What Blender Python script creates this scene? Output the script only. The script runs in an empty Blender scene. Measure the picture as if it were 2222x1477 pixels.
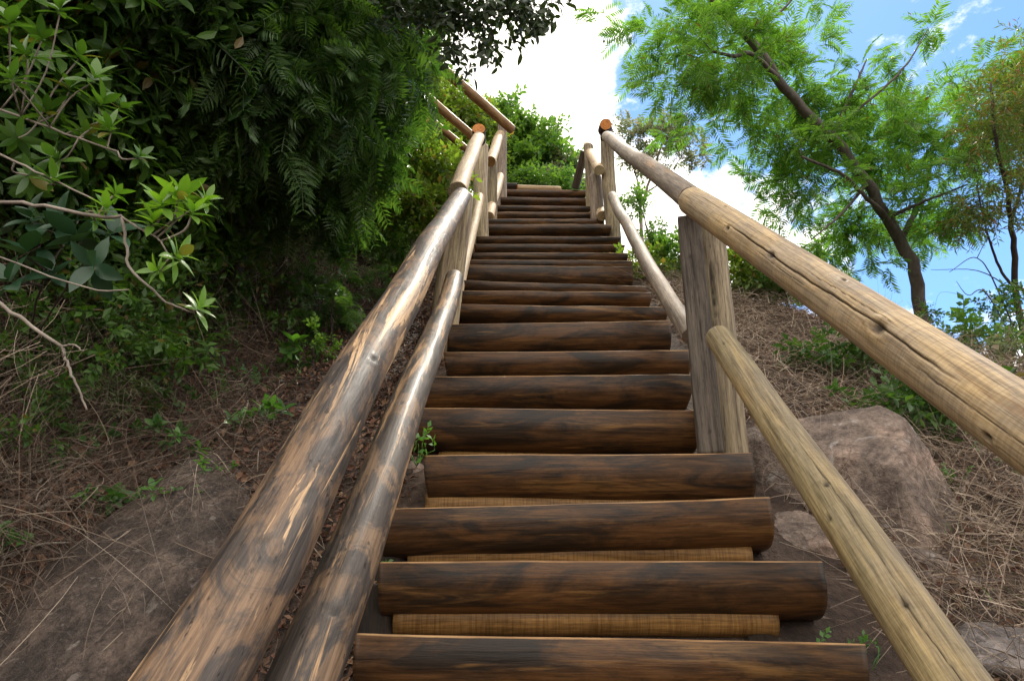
import bpy, math, random
import numpy as np
from mathutils import Vector, Matrix

sc = bpy.context.scene
COL = sc.collection
rng = np.random.default_rng(7)
random.seed(7)

# ------------------------------------------------------------------ camera
F = 1481.0                       # focal length in pixels of the 2222 px wide photograph
TH = math.radians(26.0)          # upward tilt
EYE = np.array([0.0, 0.0, 2.0])
cd = bpy.data.cameras.new("camera"); cam = bpy.data.objects.new("camera", cd); COL.objects.link(cam)
cam.location = EYE; cam.rotation_euler = (math.radians(90) + TH, 0, 0)
cd.sensor_width = 36.0; cd.lens = F / 2222 * 36.0
cd.clip_start = 0.02; cd.clip_end = 3000
sc.camera = cam

# ------------------------------------------------------------------ light and sky
SUN_EL, SUN_AZ = math.radians(60), math.radians(27)     # azimuth from +Y towards +X
w = bpy.data.worlds.new("World"); sc.world = w; w.use_nodes = True
nt = w.node_tree; nt.nodes.clear()
def N(t, k, **kw):
    n = t.nodes.new(k)
    for a, b in kw.items(): setattr(n, a, b)
    return n
def math_node(t, op, a=None, b=None, c=None, clamp=False):
    n = N(t, 'ShaderNodeMath', operation=op, use_clamp=clamp)
    for i, v in enumerate((a, b, c)):
        if v is None: continue
        if isinstance(v, (int, float)): n.inputs[i].default_value = v
        else: t.links.new(v, n.inputs[i])
    return n.outputs[0]
sky = N(nt, 'ShaderNodeTexSky', sky_type='NISHITA', sun_disc=False)
sky.sun_elevation = SUN_EL; sky.sun_rotation = SUN_AZ; sky.altitude = 600
sky.air_density = 1.0; sky.dust_density = 0.25; sky.ozone_density = 1.3
tc = N(nt, 'ShaderNodeTexCoord')
def sky_dir(px, py):
    x = px - 1111; v = 738.5 - py
    d = np.array([x, F*math.cos(TH) - v*math.sin(TH), F*math.sin(TH) + v*math.cos(TH)])
    return d / np.linalg.norm(d)
mp = N(nt, 'ShaderNodeMapping'); mp.inputs['Scale'].default_value = (1, 1, 1.6)
nt.links.new(tc.outputs['Generated'], mp.inputs[0])
n1 = N(nt, 'ShaderNodeTexNoise'); n1.inputs['Scale'].default_value = 4.5; n1.inputs['Detail'].default_value = 10; n1.inputs['Roughness'].default_value = 0.64
n1.inputs['Distortion'].default_value = 0.25
nt.links.new(mp.outputs[0], n1.inputs['Vector'])
acc = math_node(nt, 'MULTIPLY_ADD', n1.outputs['Fac'], 5.0, -2.85)
n2_ = N(nt, 'ShaderNodeTexNoise'); n2_.inputs['Scale'].default_value = 17; n2_.inputs['Detail'].default_value = 8; n2_.inputs['Roughness'].default_value = .62
nt.links.new(mp.outputs[0], n2_.inputs['Vector'])
acc = math_node(nt, 'MULTIPLY_ADD', n2_.outputs['Fac'], 3.2, math_node(nt, 'SUBTRACT', acc, 1.6))
# cumulus banks; those given as vectors are unseen, added for fill light (centre direction, half width in radians, weight)
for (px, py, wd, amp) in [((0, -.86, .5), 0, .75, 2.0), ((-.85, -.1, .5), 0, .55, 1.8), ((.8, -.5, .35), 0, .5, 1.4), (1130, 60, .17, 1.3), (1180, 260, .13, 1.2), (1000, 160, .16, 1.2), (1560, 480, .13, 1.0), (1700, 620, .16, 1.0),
                          (1450, 430, .10, .8), (2170, 760, .12, 1.2), (2215, 690, .08, .6), (1880, 15, .06, .55), (700, 100, .3, 1.2), (1250, 420, .09, .8),
                          (1440, 190, .12, -1.5), (1375, 290, .06, -1.0), (1520, 60, .12, -.9), (2080, 250, .3, -.8), (1620, 250, .12, -.7), (1340, 540, .06, -.5), (2050, 620, .08, -1.0)]:
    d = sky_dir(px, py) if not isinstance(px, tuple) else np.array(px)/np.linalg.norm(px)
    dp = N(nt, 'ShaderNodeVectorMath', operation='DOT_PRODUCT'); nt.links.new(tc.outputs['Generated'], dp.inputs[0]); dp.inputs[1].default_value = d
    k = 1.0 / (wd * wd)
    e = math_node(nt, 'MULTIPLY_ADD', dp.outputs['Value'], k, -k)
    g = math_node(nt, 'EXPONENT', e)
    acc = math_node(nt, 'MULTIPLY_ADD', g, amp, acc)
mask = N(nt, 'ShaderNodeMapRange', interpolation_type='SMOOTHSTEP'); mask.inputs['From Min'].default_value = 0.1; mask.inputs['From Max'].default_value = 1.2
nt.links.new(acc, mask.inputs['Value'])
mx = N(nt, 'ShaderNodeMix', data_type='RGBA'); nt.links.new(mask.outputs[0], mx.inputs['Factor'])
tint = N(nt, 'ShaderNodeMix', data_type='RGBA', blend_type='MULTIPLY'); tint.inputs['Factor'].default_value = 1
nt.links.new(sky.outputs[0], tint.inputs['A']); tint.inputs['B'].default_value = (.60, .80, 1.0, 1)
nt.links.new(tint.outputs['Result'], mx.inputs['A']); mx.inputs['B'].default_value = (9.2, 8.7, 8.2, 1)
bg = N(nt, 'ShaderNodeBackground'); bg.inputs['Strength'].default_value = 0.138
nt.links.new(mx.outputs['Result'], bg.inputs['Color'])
wo = N(nt, 'ShaderNodeOutputWorld'); nt.links.new(bg.outputs[0], wo.inputs[0])

sd = bpy.data.lights.new("sun", 'SUN'); sd.energy = 2.7; sd.angle = math.radians(4.0); sd.color = (1, .93, .82)
so = bpy.data.objects.new("sun", sd); COL.objects.link(so)
sdir = Vector((math.sin(SUN_AZ)*math.cos(SUN_EL), math.cos(SUN_AZ)*math.cos(SUN_EL), math.sin(SUN_EL)))
so.rotation_euler = sdir.to_track_quat('Z', 'Y').to_euler()
sc.view_settings.view_transform = 'Standard'; sc.view_settings.look = 'None'
sc.view_settings.exposure = 1.05; sc.view_settings.gamma = 1.0
sc.view_settings.use_white_balance = True; sc.view_settings.white_balance_temperature = 6700; sc.view_settings.white_balance_tint = 9
try:
    sc.cycles.use_denoising = True
    sc.cycles.max_bounces = 7; sc.cycles.diffuse_bounces = 3; sc.cycles.glossy_bounces = 2; sc.cycles.transmission_bounces = 4
except Exception: pass

# ------------------------------------------------------------------ picture measurements -> places
def P(px, py, depth):
    """point seen at that pixel, `depth` metres along the camera axis"""
    X = (px - 1111) / F * depth; V = (738.5 - py) / F * depth
    return EYE + np.array([X, depth*math.cos(TH) - V*math.sin(TH), depth*math.sin(TH) + V*math.cos(TH)])
NC, ND = 0.945, 1.227            # stair nosing plane
def plane_depth(py, off=0.0): return F * (ND + off) / (NC * (py - 230))

# ------------------------------------------------------------------ noise
def vnoise(x, y, z=0.0, seed=0):
    x = np.asarray(x, float); y = np.asarray(y, float); z = np.zeros_like(x) + z
    xi, yi, zi = np.floor(x).astype(np.int64), np.floor(y).astype(np.int64), np.floor(z).astype(np.int64)
    fx, fy, fz = x-xi, y-yi, z-zi
    fx = fx*fx*(3-2*fx); fy = fy*fy*(3-2*fy); fz = fz*fz*(3-2*fz)
    def h(a, b, c):
        n = (a*374761393 + b*668265263 + c*2147483647 + seed*1274126177) & 0xffffffff
        n = ((n ^ (n >> 13)) * 1274126177) & 0xffffffff
        n = (n ^ (n >> 16)) & 0xffff
        return n / 32767.5 - 1
    r = 0
    for dx in (0, 1):
        for dy in (0, 1):
            for dz in (0, 1):
                wgt = (fx if dx else 1-fx)*(fy if dy else 1-fy)*(fz if dz else 1-fz)
                r = r + wgt*h(xi+dx, yi+dy, zi+dz)
    return r
def fbm(x, y, z=0.0, o=4, seed=0):
    r = 0; a = 1; s = 0
    for i in range(o):
        r = r + a*vnoise(np.asarray(x)*2**i, np.asarray(y)*2**i, np.asarray(z)*2**i, seed+i); s += a; a *= .5
    return r / s

# ------------------------------------------------------------------ mesh helpers
def make_mesh(name, V, faces, mats, parent=None, smooth=True, mi=None, attr=None):
    """faces: list of int arrays (m,k)"""
    me = bpy.data.meshes.new(name)
    V = np.asarray(V, np.float32)
    me.vertices.add(len(V)); me.vertices.foreach_set("co", V.ravel())
    faces = [np.asarray(f, np.int32) for f in faces if len(f)]
    nl = sum(f.size for f in faces); nf = sum(len(f) for f in faces)
    me.loops.add(nl); me.loops.foreach_set("vertex_index", np.concatenate([f.ravel() for f in faces]))
    me.polygons.add(nf)
    tot = np.concatenate([np.full(len(f), f.shape[1], np.int32) for f in faces])
    st = np.concatenate([[0], np.cumsum(tot)[:-1]]).astype(np.int32)
    me.polygons.foreach_set("loop_start", st); me.polygons.foreach_set("loop_total", tot)
    me.polygons.foreach_set("use_smooth", np.full(nf, smooth))
    if mi is not None: me.polygons.foreach_set("material_index", np.asarray(mi, np.int32))
    for m in (mats if isinstance(mats, (list, tuple)) else [mats]): me.materials.append(m)
    if attr is not None:
        for k, v in attr.items():
            a = me.attributes.new(k, 'FLOAT', 'POINT'); a.data.foreach_set("value", np.asarray(v, np.float32))
    me.update(calc_edges=True)
    o = bpy.data.objects.new(name, me); COL.objects.link(o)
    if parent is not None: o.parent = parent
    return o
class MB:
    def __init__(s): s.V = []; s.F = []; s.n = 0; s.mi = []
    def add(s, V, faces, m=0):
        for f in faces:
            if len(f): s.F.append(np.asarray(f) + s.n); s.mi.append(np.full(len(f), m))
        s.V.append(np.asarray(V, float)); s.n += len(V)
    def build(s, name, mats, parent=None, smooth=True, origin=None):
        V = np.concatenate(s.V); o = None
        if origin is not None: V = V - np.asarray(origin)
        o = make_mesh(name, V, s.F, mats, parent, smooth, np.concatenate(s.mi))
        if origin is not None: o.location = origin
        return o
def frames(pts):
    pts = np.asarray(pts, float); n = len(pts)
    T = np.gradient(pts, axis=0); T /= np.linalg.norm(T, axis=1)[:, None] + 1e-9
    a = np.array([0, 0, 1.]) if abs(T[0][2]) < .9 else np.array([1., 0, 0])
    U = np.zeros_like(pts); u = a - T[0]*a.dot(T[0]); u /= np.linalg.norm(u); U[0] = u
    for i in range(1, n):
        u = u - T[i]*u.dot(T[i]); u /= np.linalg.norm(u) + 1e-9; U[i] = u
    return T, U, np.cross(T, U)
def tube(mb, pts, rad, seg=6, m=0, rough=0.0):
    pts = np.asarray(pts, float); n = len(pts)
    T, U, W = frames(pts); r = np.broadcast_to(np.asarray(rad, float), (n,))
    a = np.linspace(0, 2*np.pi, seg, endpoint=False)
    rr = r[:, None]*np.ones(seg)
    if rough:
        rr = rr*(1 + rough*fbm(pts[:, 0:1]*6+np.cos(a)*1.2, pts[:, 1:2]*6+np.sin(a)*1.2, pts[:, 2:3]*6+0*a, 3))
    V = pts[:, None] + rr[..., None]*(np.cos(a)[None, :, None]*U[:, None] + np.sin(a)[None, :, None]*W[:, None])
    i = np.arange(n-1)[:, None]*seg; j = np.arange(seg)[None]; j2 = (j+1) % seg
    Q = np.stack([i+j, i+j2, i+seg+j2, i+seg+j], -1).reshape(-1, 4)
    V = V.reshape(-1, 3)
    mb.add(np.concatenate([V, pts[:1], pts[-1:]]),
           [Q, np.stack([j2[0], j[0], np.full(seg, n*seg)], -1), np.stack([j[0]+(n-1)*seg, j2[0]+(n-1)*seg, np.full(seg, n*seg+1)], -1)], m)
def smooth_path(ctrl, n=12):
    c = np.asarray(ctrl, float)
    if len(c) == 2: return c[0] + np.linspace(0, 1, n)[:, None]*(c[1]-c[0])
    c = np.vstack([2*c[0]-c[1], c, 2*c[-1]-c[-2]]); out = []
    m = len(c)-3
    for k in range(m):
        p0, p1, p2, p3 = c[k:k+4]
        for t in np.linspace(0, 1, max(3, n//m)+1)[:(-1 if k < m-1 else None)]:
            out.append(.5*((2*p1)+(-p0+p2)*t+(2*p0-5*p1+4*p2-p3)*t*t+(-p0+3*p1-3*p2+p3)*t**3))
    return np.array(out)
def empty(name, loc, label, cat, group=None):
    o = bpy.data.objects.new(name, None); COL.objects.link(o); o.location = [float(v) for v in loc]
    o.empty_display_size = .1
    return tag(o, label, cat, group)
def tag(o, label=None, cat=None, group=None, kind=None):
    if label: o["label"] = label
    if cat: o["category"] = cat
    if group: o["group"] = group
    if kind: o["kind"] = kind
    return o
def unit(v): v = np.asarray(v, float); return v/(np.linalg.norm(v, axis=-1, keepdims=True)+1e-9)

# ------------------------------------------------------------------ materials
def new_mat(name):
    m = bpy.data.materials.new(name); m.use_nodes = True; t = m.node_tree
    return m, t, t.nodes['Principled BSDF']
def ramp(t, fac, stops):
    r = N(t, 'ShaderNodeValToRGB'); t.links.new(fac, r.inputs[0]); e = r.color_ramp.elements
    while len(e) < len(stops): e.new(.5)
    for i, (p, c) in enumerate(stops): e[i].position = p; e[i].color = (*c, 1) if len(c) == 3 else c
    return r.outputs[0]
def noise(t, vec, scale, detail=4, rough=.55, dist=0.0):
    n = N(t, 'ShaderNodeTexNoise'); n.inputs['Scale'].default_value = scale; n.inputs['Detail'].default_value = detail
    n.inputs['Roughness'].default_value = rough; n.inputs['Distortion'].default_value = dist
    t.links.new(vec, n.inputs['Vector']); return n.outputs['Fac']
def mapping(t, vec, scale):
    m = N(t, 'ShaderNodeMapping'); m.inputs['Scale'].default_value = scale; t.links.new(vec, m.inputs[0]); return m.outputs[0]
def mixc(t, fac, a, b, mode='MIX'):
    m = N(t, 'ShaderNodeMix', data_type='RGBA', blend_type=mode)
    for s, v in (('Factor', fac), ('A', a), ('B', b)):
        if isinstance(v, (int, float)): m.inputs[s].default_value = v
        elif isinstance(v, tuple): m.inputs[s].default_value = (*v, 1)
        else: t.links.new(v, m.inputs[s])
    return m.outputs['Result']
def obj_coord(t):
    tcn = N(t, 'ShaderNodeTexCoord'); oi = N(t, 'ShaderNodeObjectInfo')
    s = N(t, 'ShaderNodeVectorMath', operation='SCALE'); s.inputs[0].default_value = (31, 17, 53); t.links.new(oi.outputs['Random'], s.inputs['Scale'])
    a = N(t, 'ShaderNodeVectorMath', operation='ADD'); t.links.new(tcn.outputs['Object'], a.inputs[0]); t.links.new(s.outputs[0], a.inputs[1])
    return a.outputs[0], tcn.outputs['Object'], oi.outputs['Random']
def wood(name, base, patch, patch_amt=(.45, .6), streak_dark=.45, rough=(.35, .6), rings=0.0, third=None, third_amt=(.6, .68), speck=0.5, bump=.35, coat=0.0, green=None, patch_len=1.6, dark_hole=True):
    m, t, b = new_mat(name); b.inputs['Specular IOR Level'].default_value = .2
    v, raw, rnd = obj_coord(t)
    p1 = noise(t, mapping(t, v, (9, 9, patch_len)), 1.0, 8, .68, .9)
    c = ramp(t, p1, [(patch_amt[0], base), (patch_amt[1], patch)])
    if third:
        p2 = noise(t, mapping(t, v, (14, 14, 1.1)), 1.3, 5, .65, .8)
        c = mixc(t, ramp(t, p2, [(third_amt[0], (0, 0, 0)), (third_amt[1], (1, 1, 1))]), c, third)
    if green:
        p3 = noise(t, mapping(t, v, (5, 5, 2.0)), 1.0, 4, .6)
        c = mixc(t, ramp(t, p3, [(.45, (0, 0, 0)), (.7, (.7, .7, .7))]), c, green)
    st = noise(t, mapping(t, v, (70, 70, 3.5)), 1.0, 5, .7)
    c = mixc(t, min(1, streak_dark*1.45), c, ramp(t, st, [(.34, (.22, .18, .16)), (.56, (1.12, 1.08, 1.05))]), 'MULTIPLY')
    fs = noise(t, mapping(t, v, (230, 230, 9)), 1.0, 3, .6)
    c = mixc(t, .55, c, ramp(t, fs, [(.36, (.45, .4, .36)), (.56, (1.12, 1.1, 1.06))]), 'MULTIPLY')
    sp = noise(t, mapping(t, v, (75, 75, 26)), 1.0, 3, .55)
    c = mixc(t, speck, c, ramp(t, sp, [(.30, (.08, .06, .05)), (.37, (1, 1, 1))]), 'MULTIPLY')
    h = math_node(t, 'MULTIPLY_ADD', st, .6, math_node(t, 'MULTIPLY', p1, .5))
    if rings:
        rg = noise(t, mapping(t, v, (7, 7, 150)), 1.0, 3, .6)
        c = mixc(t, rings, c, ramp(t, rg, [(.36, (.45, .38, .3)), (.56, (1, 1, 1))]), 'MULTIPLY')
        h = math_node(t, 'MULTIPLY_ADD', rg, rings*.9, h)
    at = N(t, 'ShaderNodeAttribute', attribute_name='crack')
    c = mixc(t, at.outputs['Fac'], c, (.012, .009, .007))
    t.links.new(c, b.inputs['Base Color'])
    rr = N(t, 'ShaderNodeMapRange'); rr.inputs['To Min'].default_value = rough[0]; rr.inputs['To Max'].default_value = rough[1]
    rr.inputs['From Min'].default_value = .35; rr.inputs['From Max'].default_value = .65
    t.links.new(st, rr.inputs['Value']); t.links.new(rr.outputs[0], b.inputs['Roughness'])
    if coat: b.inputs['Coat Weight'].default_value = coat; b.inputs['Coat Roughness'].default_value = .22
    bp = N(t, 'ShaderNodeBump'); bp.inputs['Strength'].default_value = bump; bp.inputs['Distance'].default_value = .006
    t.links.new(h, bp.inputs['Height']); t.links.new(bp.outputs[0], b.inputs['Normal'])
    return m
M = {}
M['tread'] = wood('stained_tread_wood', (.088, .043, .016), (.019, .013, .009), (.42, .58), .5, (.34, .50), third=(.19, .105, .036), third_amt=(.56, .72), speck=.35, bump=.5, patch_len=2.6)
M['tread_top'] = wood('tread_flat_wood', (.38, .24, .12), (.20, .11, .05), (.4, .6), .4, (.5, .7), speck=.1)
M['tread'].node_tree.nodes['Principled BSDF'].inputs['Specular IOR Level'].default_value = .28
M['riser'] = wood('riser_wood', (.24, .14, .05), (.12, .065, .022), (.4, .65), .35, (.35, .55), rings=.6, speck=.3)
M['stained'] = wood('stained_rail_wood', (.15, .098, .062), (.048, .040, .037), (.42, .53), .55, (.50, .70), third=(.38, .26, .15), third_amt=(.575, .60), speck=.85, bump=.5, coat=.03, patch_len=4.2)
M['stained2'] = wood('stained_lower_rail_wood', (.155, .105, .068), (.055, .046, .041), (.44, .51), .5, (.52, .72), third=(.31, .20, .11), third_amt=(.57, .62), speck=.75, bump=.45, coat=.03, patch_len=3.6)
M['pale'] = wood('pale_rail_wood', (.48, .38, .25), (.34, .25, .15), (.4, .6), .35, (.6, .8), rings=.25, speck=.2)
M['tan'] = wood('tan_rail_wood', (.47, .355, .195), (.33, .27, .19), (.38, .58), .4, (.45, .62), rings=.28, third=(.30, .16, .07), third_amt=(.62, .74), speck=.2, bump=.4, patch_len=3.5)
M['greenish'] = wood('greenish_rail_wood', (.36, .28, .145), (.25, .21, .135), (.4, .6), .5, (.45, .65), rings=.15, green=(.23, .20, .10), speck=.25, bump=.35, coat=.1)
M['grey'] = wood('grey_rail_wood', (.28, .24, .195), (.17, .14, .115), (.4, .6), .5, (.6, .8), third=(.38, .24, .14), third_amt=(.6, .7), rings=.2, speck=.3)
M['post'] = wood('weathered_post_wood', (.27, .23, .16), (.15, .125, .09), (.4, .62), .65, (.6, .8), green=(.19, .17, .10), speck=.3, bump=.6)
M['slab'] = wood('dark_slab_wood', (.060, .052, .045), (.105, .09, .075), (.4, .62), .7, (.5, .7), third=(.16, .10, .06), third_amt=(.66, .74), speck=.4, bump=.7)
M['palepost'] = wood('pale_post_wood', (.40, .35, .235), (.28, .23, .16), (.4, .6), .5, (.5, .7), speck=.35, bump=.5)
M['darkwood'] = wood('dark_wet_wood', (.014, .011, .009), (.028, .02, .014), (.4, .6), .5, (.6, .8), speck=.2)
M['redwood'] = wood('reddish_rail_wood', (.34, .23, .125), (.22, .13, .065), (.4, .6), .4, (.4, .6), speck=.4, patch_len=5)

def endgrain():
    m, t, b = new_mat('cut_end_wood')
    tcn = N(t, 'ShaderNodeTexCoord')
    wv = N(t, 'ShaderNodeTexWave', wave_type='RINGS', rings_direction='Z'); wv.inputs['Scale'].default_value = 28; wv.inputs['Distortion'].default_value = 2.5; wv.inputs['Detail'].default_value = 2
    wv.inputs['Detail Scale'].default_value = 2
    t.links.new(tcn.outputs['Object'], wv.inputs[0])
    c = ramp(t, wv.outputs['Fac'], [(.2, (.50, .15, .025)), (.7, (.75, .30, .07))])
    nz = noise(t, tcn.outputs['Object'], 30, 4)
    c = mixc(t, .6, c, ramp(t, nz, [(.35, (.3, .22, .2)), (.6, (1, 1, 1))]), 'MULTIPLY')
    t.links.new(c, b.inputs['Base Color']); b.inputs['Roughness'].default_value = .7
    return m
M['endgrain'] = endgrain()

def leaf(name, a, bcol, trans=.35, tcol=None, rough=.42, spec=.45, dead=None):
    m, t, b = new_mat(name)
    g = N(t, 'ShaderNodeNewGeometry'); tcn = N(t, 'ShaderNodeTexCoord')
    nz = noise(t, tcn.outputs['Object'], 2.2, 3, .6)
    f = math_node(t, 'MULTIPLY_ADD', nz, 1.3, math_node(t, 'MULTIPLY_ADD', g.outputs['Random Per Island'], .7, -.5))
    stops = [(.1, a), (.8, bcol)]
    c = ramp(t, f, stops)
    if dead:
        k = math_node(t, 'GREATER_THAN', math_node(t, 'FRACT', math_node(t, 'MULTIPLY', g.outputs['Random Per Island'], 17.3)), 1-dead[1])
        c = mixc(t, k, c, dead[0])
    t.links.new(c, b.inputs['Base Color']); b.inputs['Roughness'].default_value = rough
    b.inputs['Specular IOR Level'].default_value = spec
    tr = N(t, 'ShaderNodeBsdfTranslucent'); tcx = mixc(t, 1.0, c, tcol or (1.7, 1.9, .6), 'MULTIPLY'); t.links.new(tcx, tr.inputs[0])
    ms = N(t, 'ShaderNodeMixShader'); ms.inputs[0].default_value = trans
    t.links.new(b.outputs[0], ms.inputs[1]); t.links.new(tr.outputs[0], ms.inputs[2])
    t.links.new(ms.outputs[0], t.nodes['Material Output'].inputs[0])
    return m
M['leaf_dark'] = leaf('dark_glossy_leaf', (.030, .075, .018), (.08, .165, .032), .38, dead=((.16, .12, .05), .05))
M['leaf_broad'] = leaf('broad_shrub_leaf', (.07, .17, .022), (.17, .31, .045), .36, rough=.33, dead=((.16, .15, .04), .06))
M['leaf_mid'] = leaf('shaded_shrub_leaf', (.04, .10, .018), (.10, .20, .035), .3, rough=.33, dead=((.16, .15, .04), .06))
M['leaf_big'] = leaf('blueish_big_leaf', (.018, .055, .028), (.03, .08, .038), .15, rough=.35)
M['frond'] = leaf('feathery_frond_leaf', (.032, .080, .026), (.08, .15, .042), .40)
M['frond_bright'] = leaf('bright_frond_leaf', (.045, .12, .022), (.09, .19, .035), .42)
M['mimosa'] = leaf('mimosa_leaf', (.075, .17, .035), (.18, .31, .06), .55, tcol=(1.35, 1.65, .6), dead=((.14, .09, .03), .02))
M['yellowgreen'] = leaf('yellow_green_leaf', (.085, .15, .03), (.18, .25, .055), .42, dead=((.2, .13, .05), .08))
M['midgreen'] = leaf('mid_green_leaf', (.045, .115, .03), (.13, .225, .055), .45)
M['dusty'] = leaf('dusty_green_leaf', (.11, .15, .08), (.22, .24, .14), .5, tcol=(1.2, 1.3, .9), dead=((.28, .22, .16), .14))
M['brownish'] = leaf('browning_leaf', (.07, .12, .03), (.15, .19, .05), .35, dead=((.20, .11, .05), .16))
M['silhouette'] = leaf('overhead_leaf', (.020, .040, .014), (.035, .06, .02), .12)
M['herb'] = leaf('herb_leaf', (.04, .12, .028), (.09, .21, .045), .3)

def bark(name, a, bb):
    m, t, b = new_mat(name); tcn = N(t, 'ShaderNodeTexCoord')
    nz = noise(t, mapping(t, tcn.outputs['Object'], (1, 1, .45)), 26, 6, .65); n2 = noise(t, tcn.outputs['Object'], 3, 3)
    c = ramp(t, math_node(t, 'MULTIPLY_ADD', n2, .5, math_node(t, 'MULTIPLY', nz, .55)), [(.38, a), (.66, bb)])
    t.links.new(c, b.inputs['Base Color']); b.inputs['Roughness'].default_value = .85
    bp = N(t, 'ShaderNodeBump'); bp.inputs['Strength'].default_value = .7; bp.inputs['Distance'].default_value = .01
    t.links.new(nz, bp.inputs['Height']); t.links.new(bp.outputs[0], b.inputs['Normal'])
    return m
M['bark'] = bark('brown_bark', (.04, .034, .030), (.13, .115, .10))
M['bark_dark'] = bark('dark_bark', (.025, .018, .014), (.07, .05, .04))
M['twig'] = bark('pale_twig', (.13, .105, .085), (.29, .25, .21))

def straw(name, cols, rough=.8):
    m, t, b = new_mat(name); g = N(t, 'ShaderNodeNewGeometry')
    c = ramp(t, g.outputs['Random Per Island'], [(i/(len(cols)-1), x) for i, x in enumerate(cols)])
    tcn = N(t, 'ShaderNodeTexCoord'); nz = noise(t, tcn.outputs['Object'], 2.5, 3)
    c = mixc(t, .7, c, ramp(t, nz, [(.35, (.45, .4, .38)), (.65, (1, 1, 1))]), 'MULTIPLY')
    t.links.new(c, b.inputs['Base Color']); b.inputs['Roughness'].default_value = rough
    return m
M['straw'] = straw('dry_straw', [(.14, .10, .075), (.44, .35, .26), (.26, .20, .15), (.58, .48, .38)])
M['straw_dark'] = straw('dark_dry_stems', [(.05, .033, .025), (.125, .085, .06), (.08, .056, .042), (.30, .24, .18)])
M['litter'] = straw('brown_leaf_litter', [(.08, .035, .022), (.17, .075, .045), (.12, .07, .045), (.27, .16, .095), (.10, .05, .03)])
M['grass'] = leaf('green_grass_blade', (.05, .11, .025), (.12, .19, .05), .3, dead=((.28, .23, .12), .25))

def soil():
    m, t, b = new_mat('hillside_soil'); tcn = N(t, 'ShaderNodeTexCoord'); o = tcn.outputs['Object']
    n1 = noise(t, o, 1.6, 5, .6); n2 = noise(t, o, 14, 6, .7); n3 = noise(t, mapping(t, o, (60, 60, 20)), 1, 4, .7)
    c = ramp(t, n1, [(.35, (.040, .025, .018)), (.55, (.07, .045, .032)), (.7, (.12, .085, .063))])
    c = mixc(t, .8, c, ramp(t, n2, [(.35, (.35, .3, .28)), (.6, (1, 1, 1))]), 'MULTIPLY')
    c = mixc(t, .6, c, ramp(t, n3, [(.35, (.4, .35, .3)), (.6, (1.1, 1.05, 1))]), 'MULTIPLY')
    t.links.new(c, b.inputs['Base Color']); b.inputs['Roughness'].default_value = .95
    bp = N(t, 'ShaderNodeBump'); bp.inputs['Strength'].default_value = .9; bp.inputs['Distance'].default_value = .03
    t.links.new(math_node(t, 'ADD', n2, math_node(t, 'MULTIPLY', n3, .5)), bp.inputs['Height']); t.links.new(bp.outputs[0], b.inputs['Normal'])
    return m
M['soil'] = soil()
def rock(name, cols, streak=(1, 1, 1), sc_=1.0):
    m, t, b = new_mat(name); tcn = N(t, 'ShaderNodeTexCoord'); o = mapping(t, tcn.outputs['Object'], streak)
    n1 = noise(t, o, 3.5*sc_, 6, .62, .4); n2 = noise(t, o, 22*sc_, 6, .72); n3 = noise(t, o, 8*sc_, 5, .6, 1.2)
    c = ramp(t, n1, [(.32, cols[0]), (.5, cols[1]), (.66, cols[2])])
    c = mixc(t, .75, c, ramp(t, n2, [(.36, (.35, .33, .34)), (.6, (1.05, 1.03, 1))]), 'MULTIPLY')
    c = mixc(t, ramp(t, n3, [(.60, (0, 0, 0)), (.68, (.6, .6, .6))]), c, cols[3])
    vo = N(t, 'ShaderNodeTexVoronoi', feature='DISTANCE_TO_EDGE'); vo.inputs['Scale'].default_value = 2.6*sc_
    wv = N(t, 'ShaderNodeVectorMath', operation='MULTIPLY_ADD'); nzc = N(t, 'ShaderNodeTexNoise'); nzc.inputs['Scale'].default_value = 5; nzc.inputs['Detail'].default_value = 6; t.links.new(o, nzc.inputs['Vector'])
    t.links.new(nzc.outputs['Color'], wv.inputs[0]); wv.inputs[1].default_value = (.55, .55, .55); t.links.new(o, wv.inputs[2]); t.links.new(wv.outputs[0], vo.inputs['Vector'])
    crk = ramp(t, vo.outputs['Distance'], [(.0, (.12, .10, .09)), (.022, (1, 1, 1))]); c = mixc(t, .4, c, crk, 'MULTIPLY')
    n4 = noise(t, o, 55*sc_, 4, .7); c = mixc(t, .45, c, ramp(t, n4, [(.36, (.45, .43, .42)), (.58, (1.15, 1.12, 1.1))]), 'MULTIPLY')
    t.links.new(c, b.inputs['Base Color']); b.inputs['Roughness'].default_value = .9; b.inputs['Specular IOR Level'].default_value = .2
    bp = N(t, 'ShaderNodeBump'); bp.inputs['Strength'].default_value = 1.0; bp.inputs['Distance'].default_value = .035
    t.links.new(math_node(t, 'MULTIPLY_ADD', n2, .8, n1), bp.inputs['Height']); t.links.new(bp.outputs[0], b.inputs['Normal'])
    return m
M['rock_pink'] = rock('pink_brown_rock', [(.13, .105, .095), (.26, .21, .18), (.44, .33, .27), (.44, .42, .40)])
M['rock_grey'] = rock('pale_grey_rock', [(.14, .13, .13), (.27, .25, .25), (.42, .38, .36), (.5, .48, .46)])
M['rock_slab'] = rock('brown_slab_rock', [(.045, .036, .033), (.10, .078, .068), (.19, .145, .12), (.25, .22, .20)], (1, .6, .8), 3.0)

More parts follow.
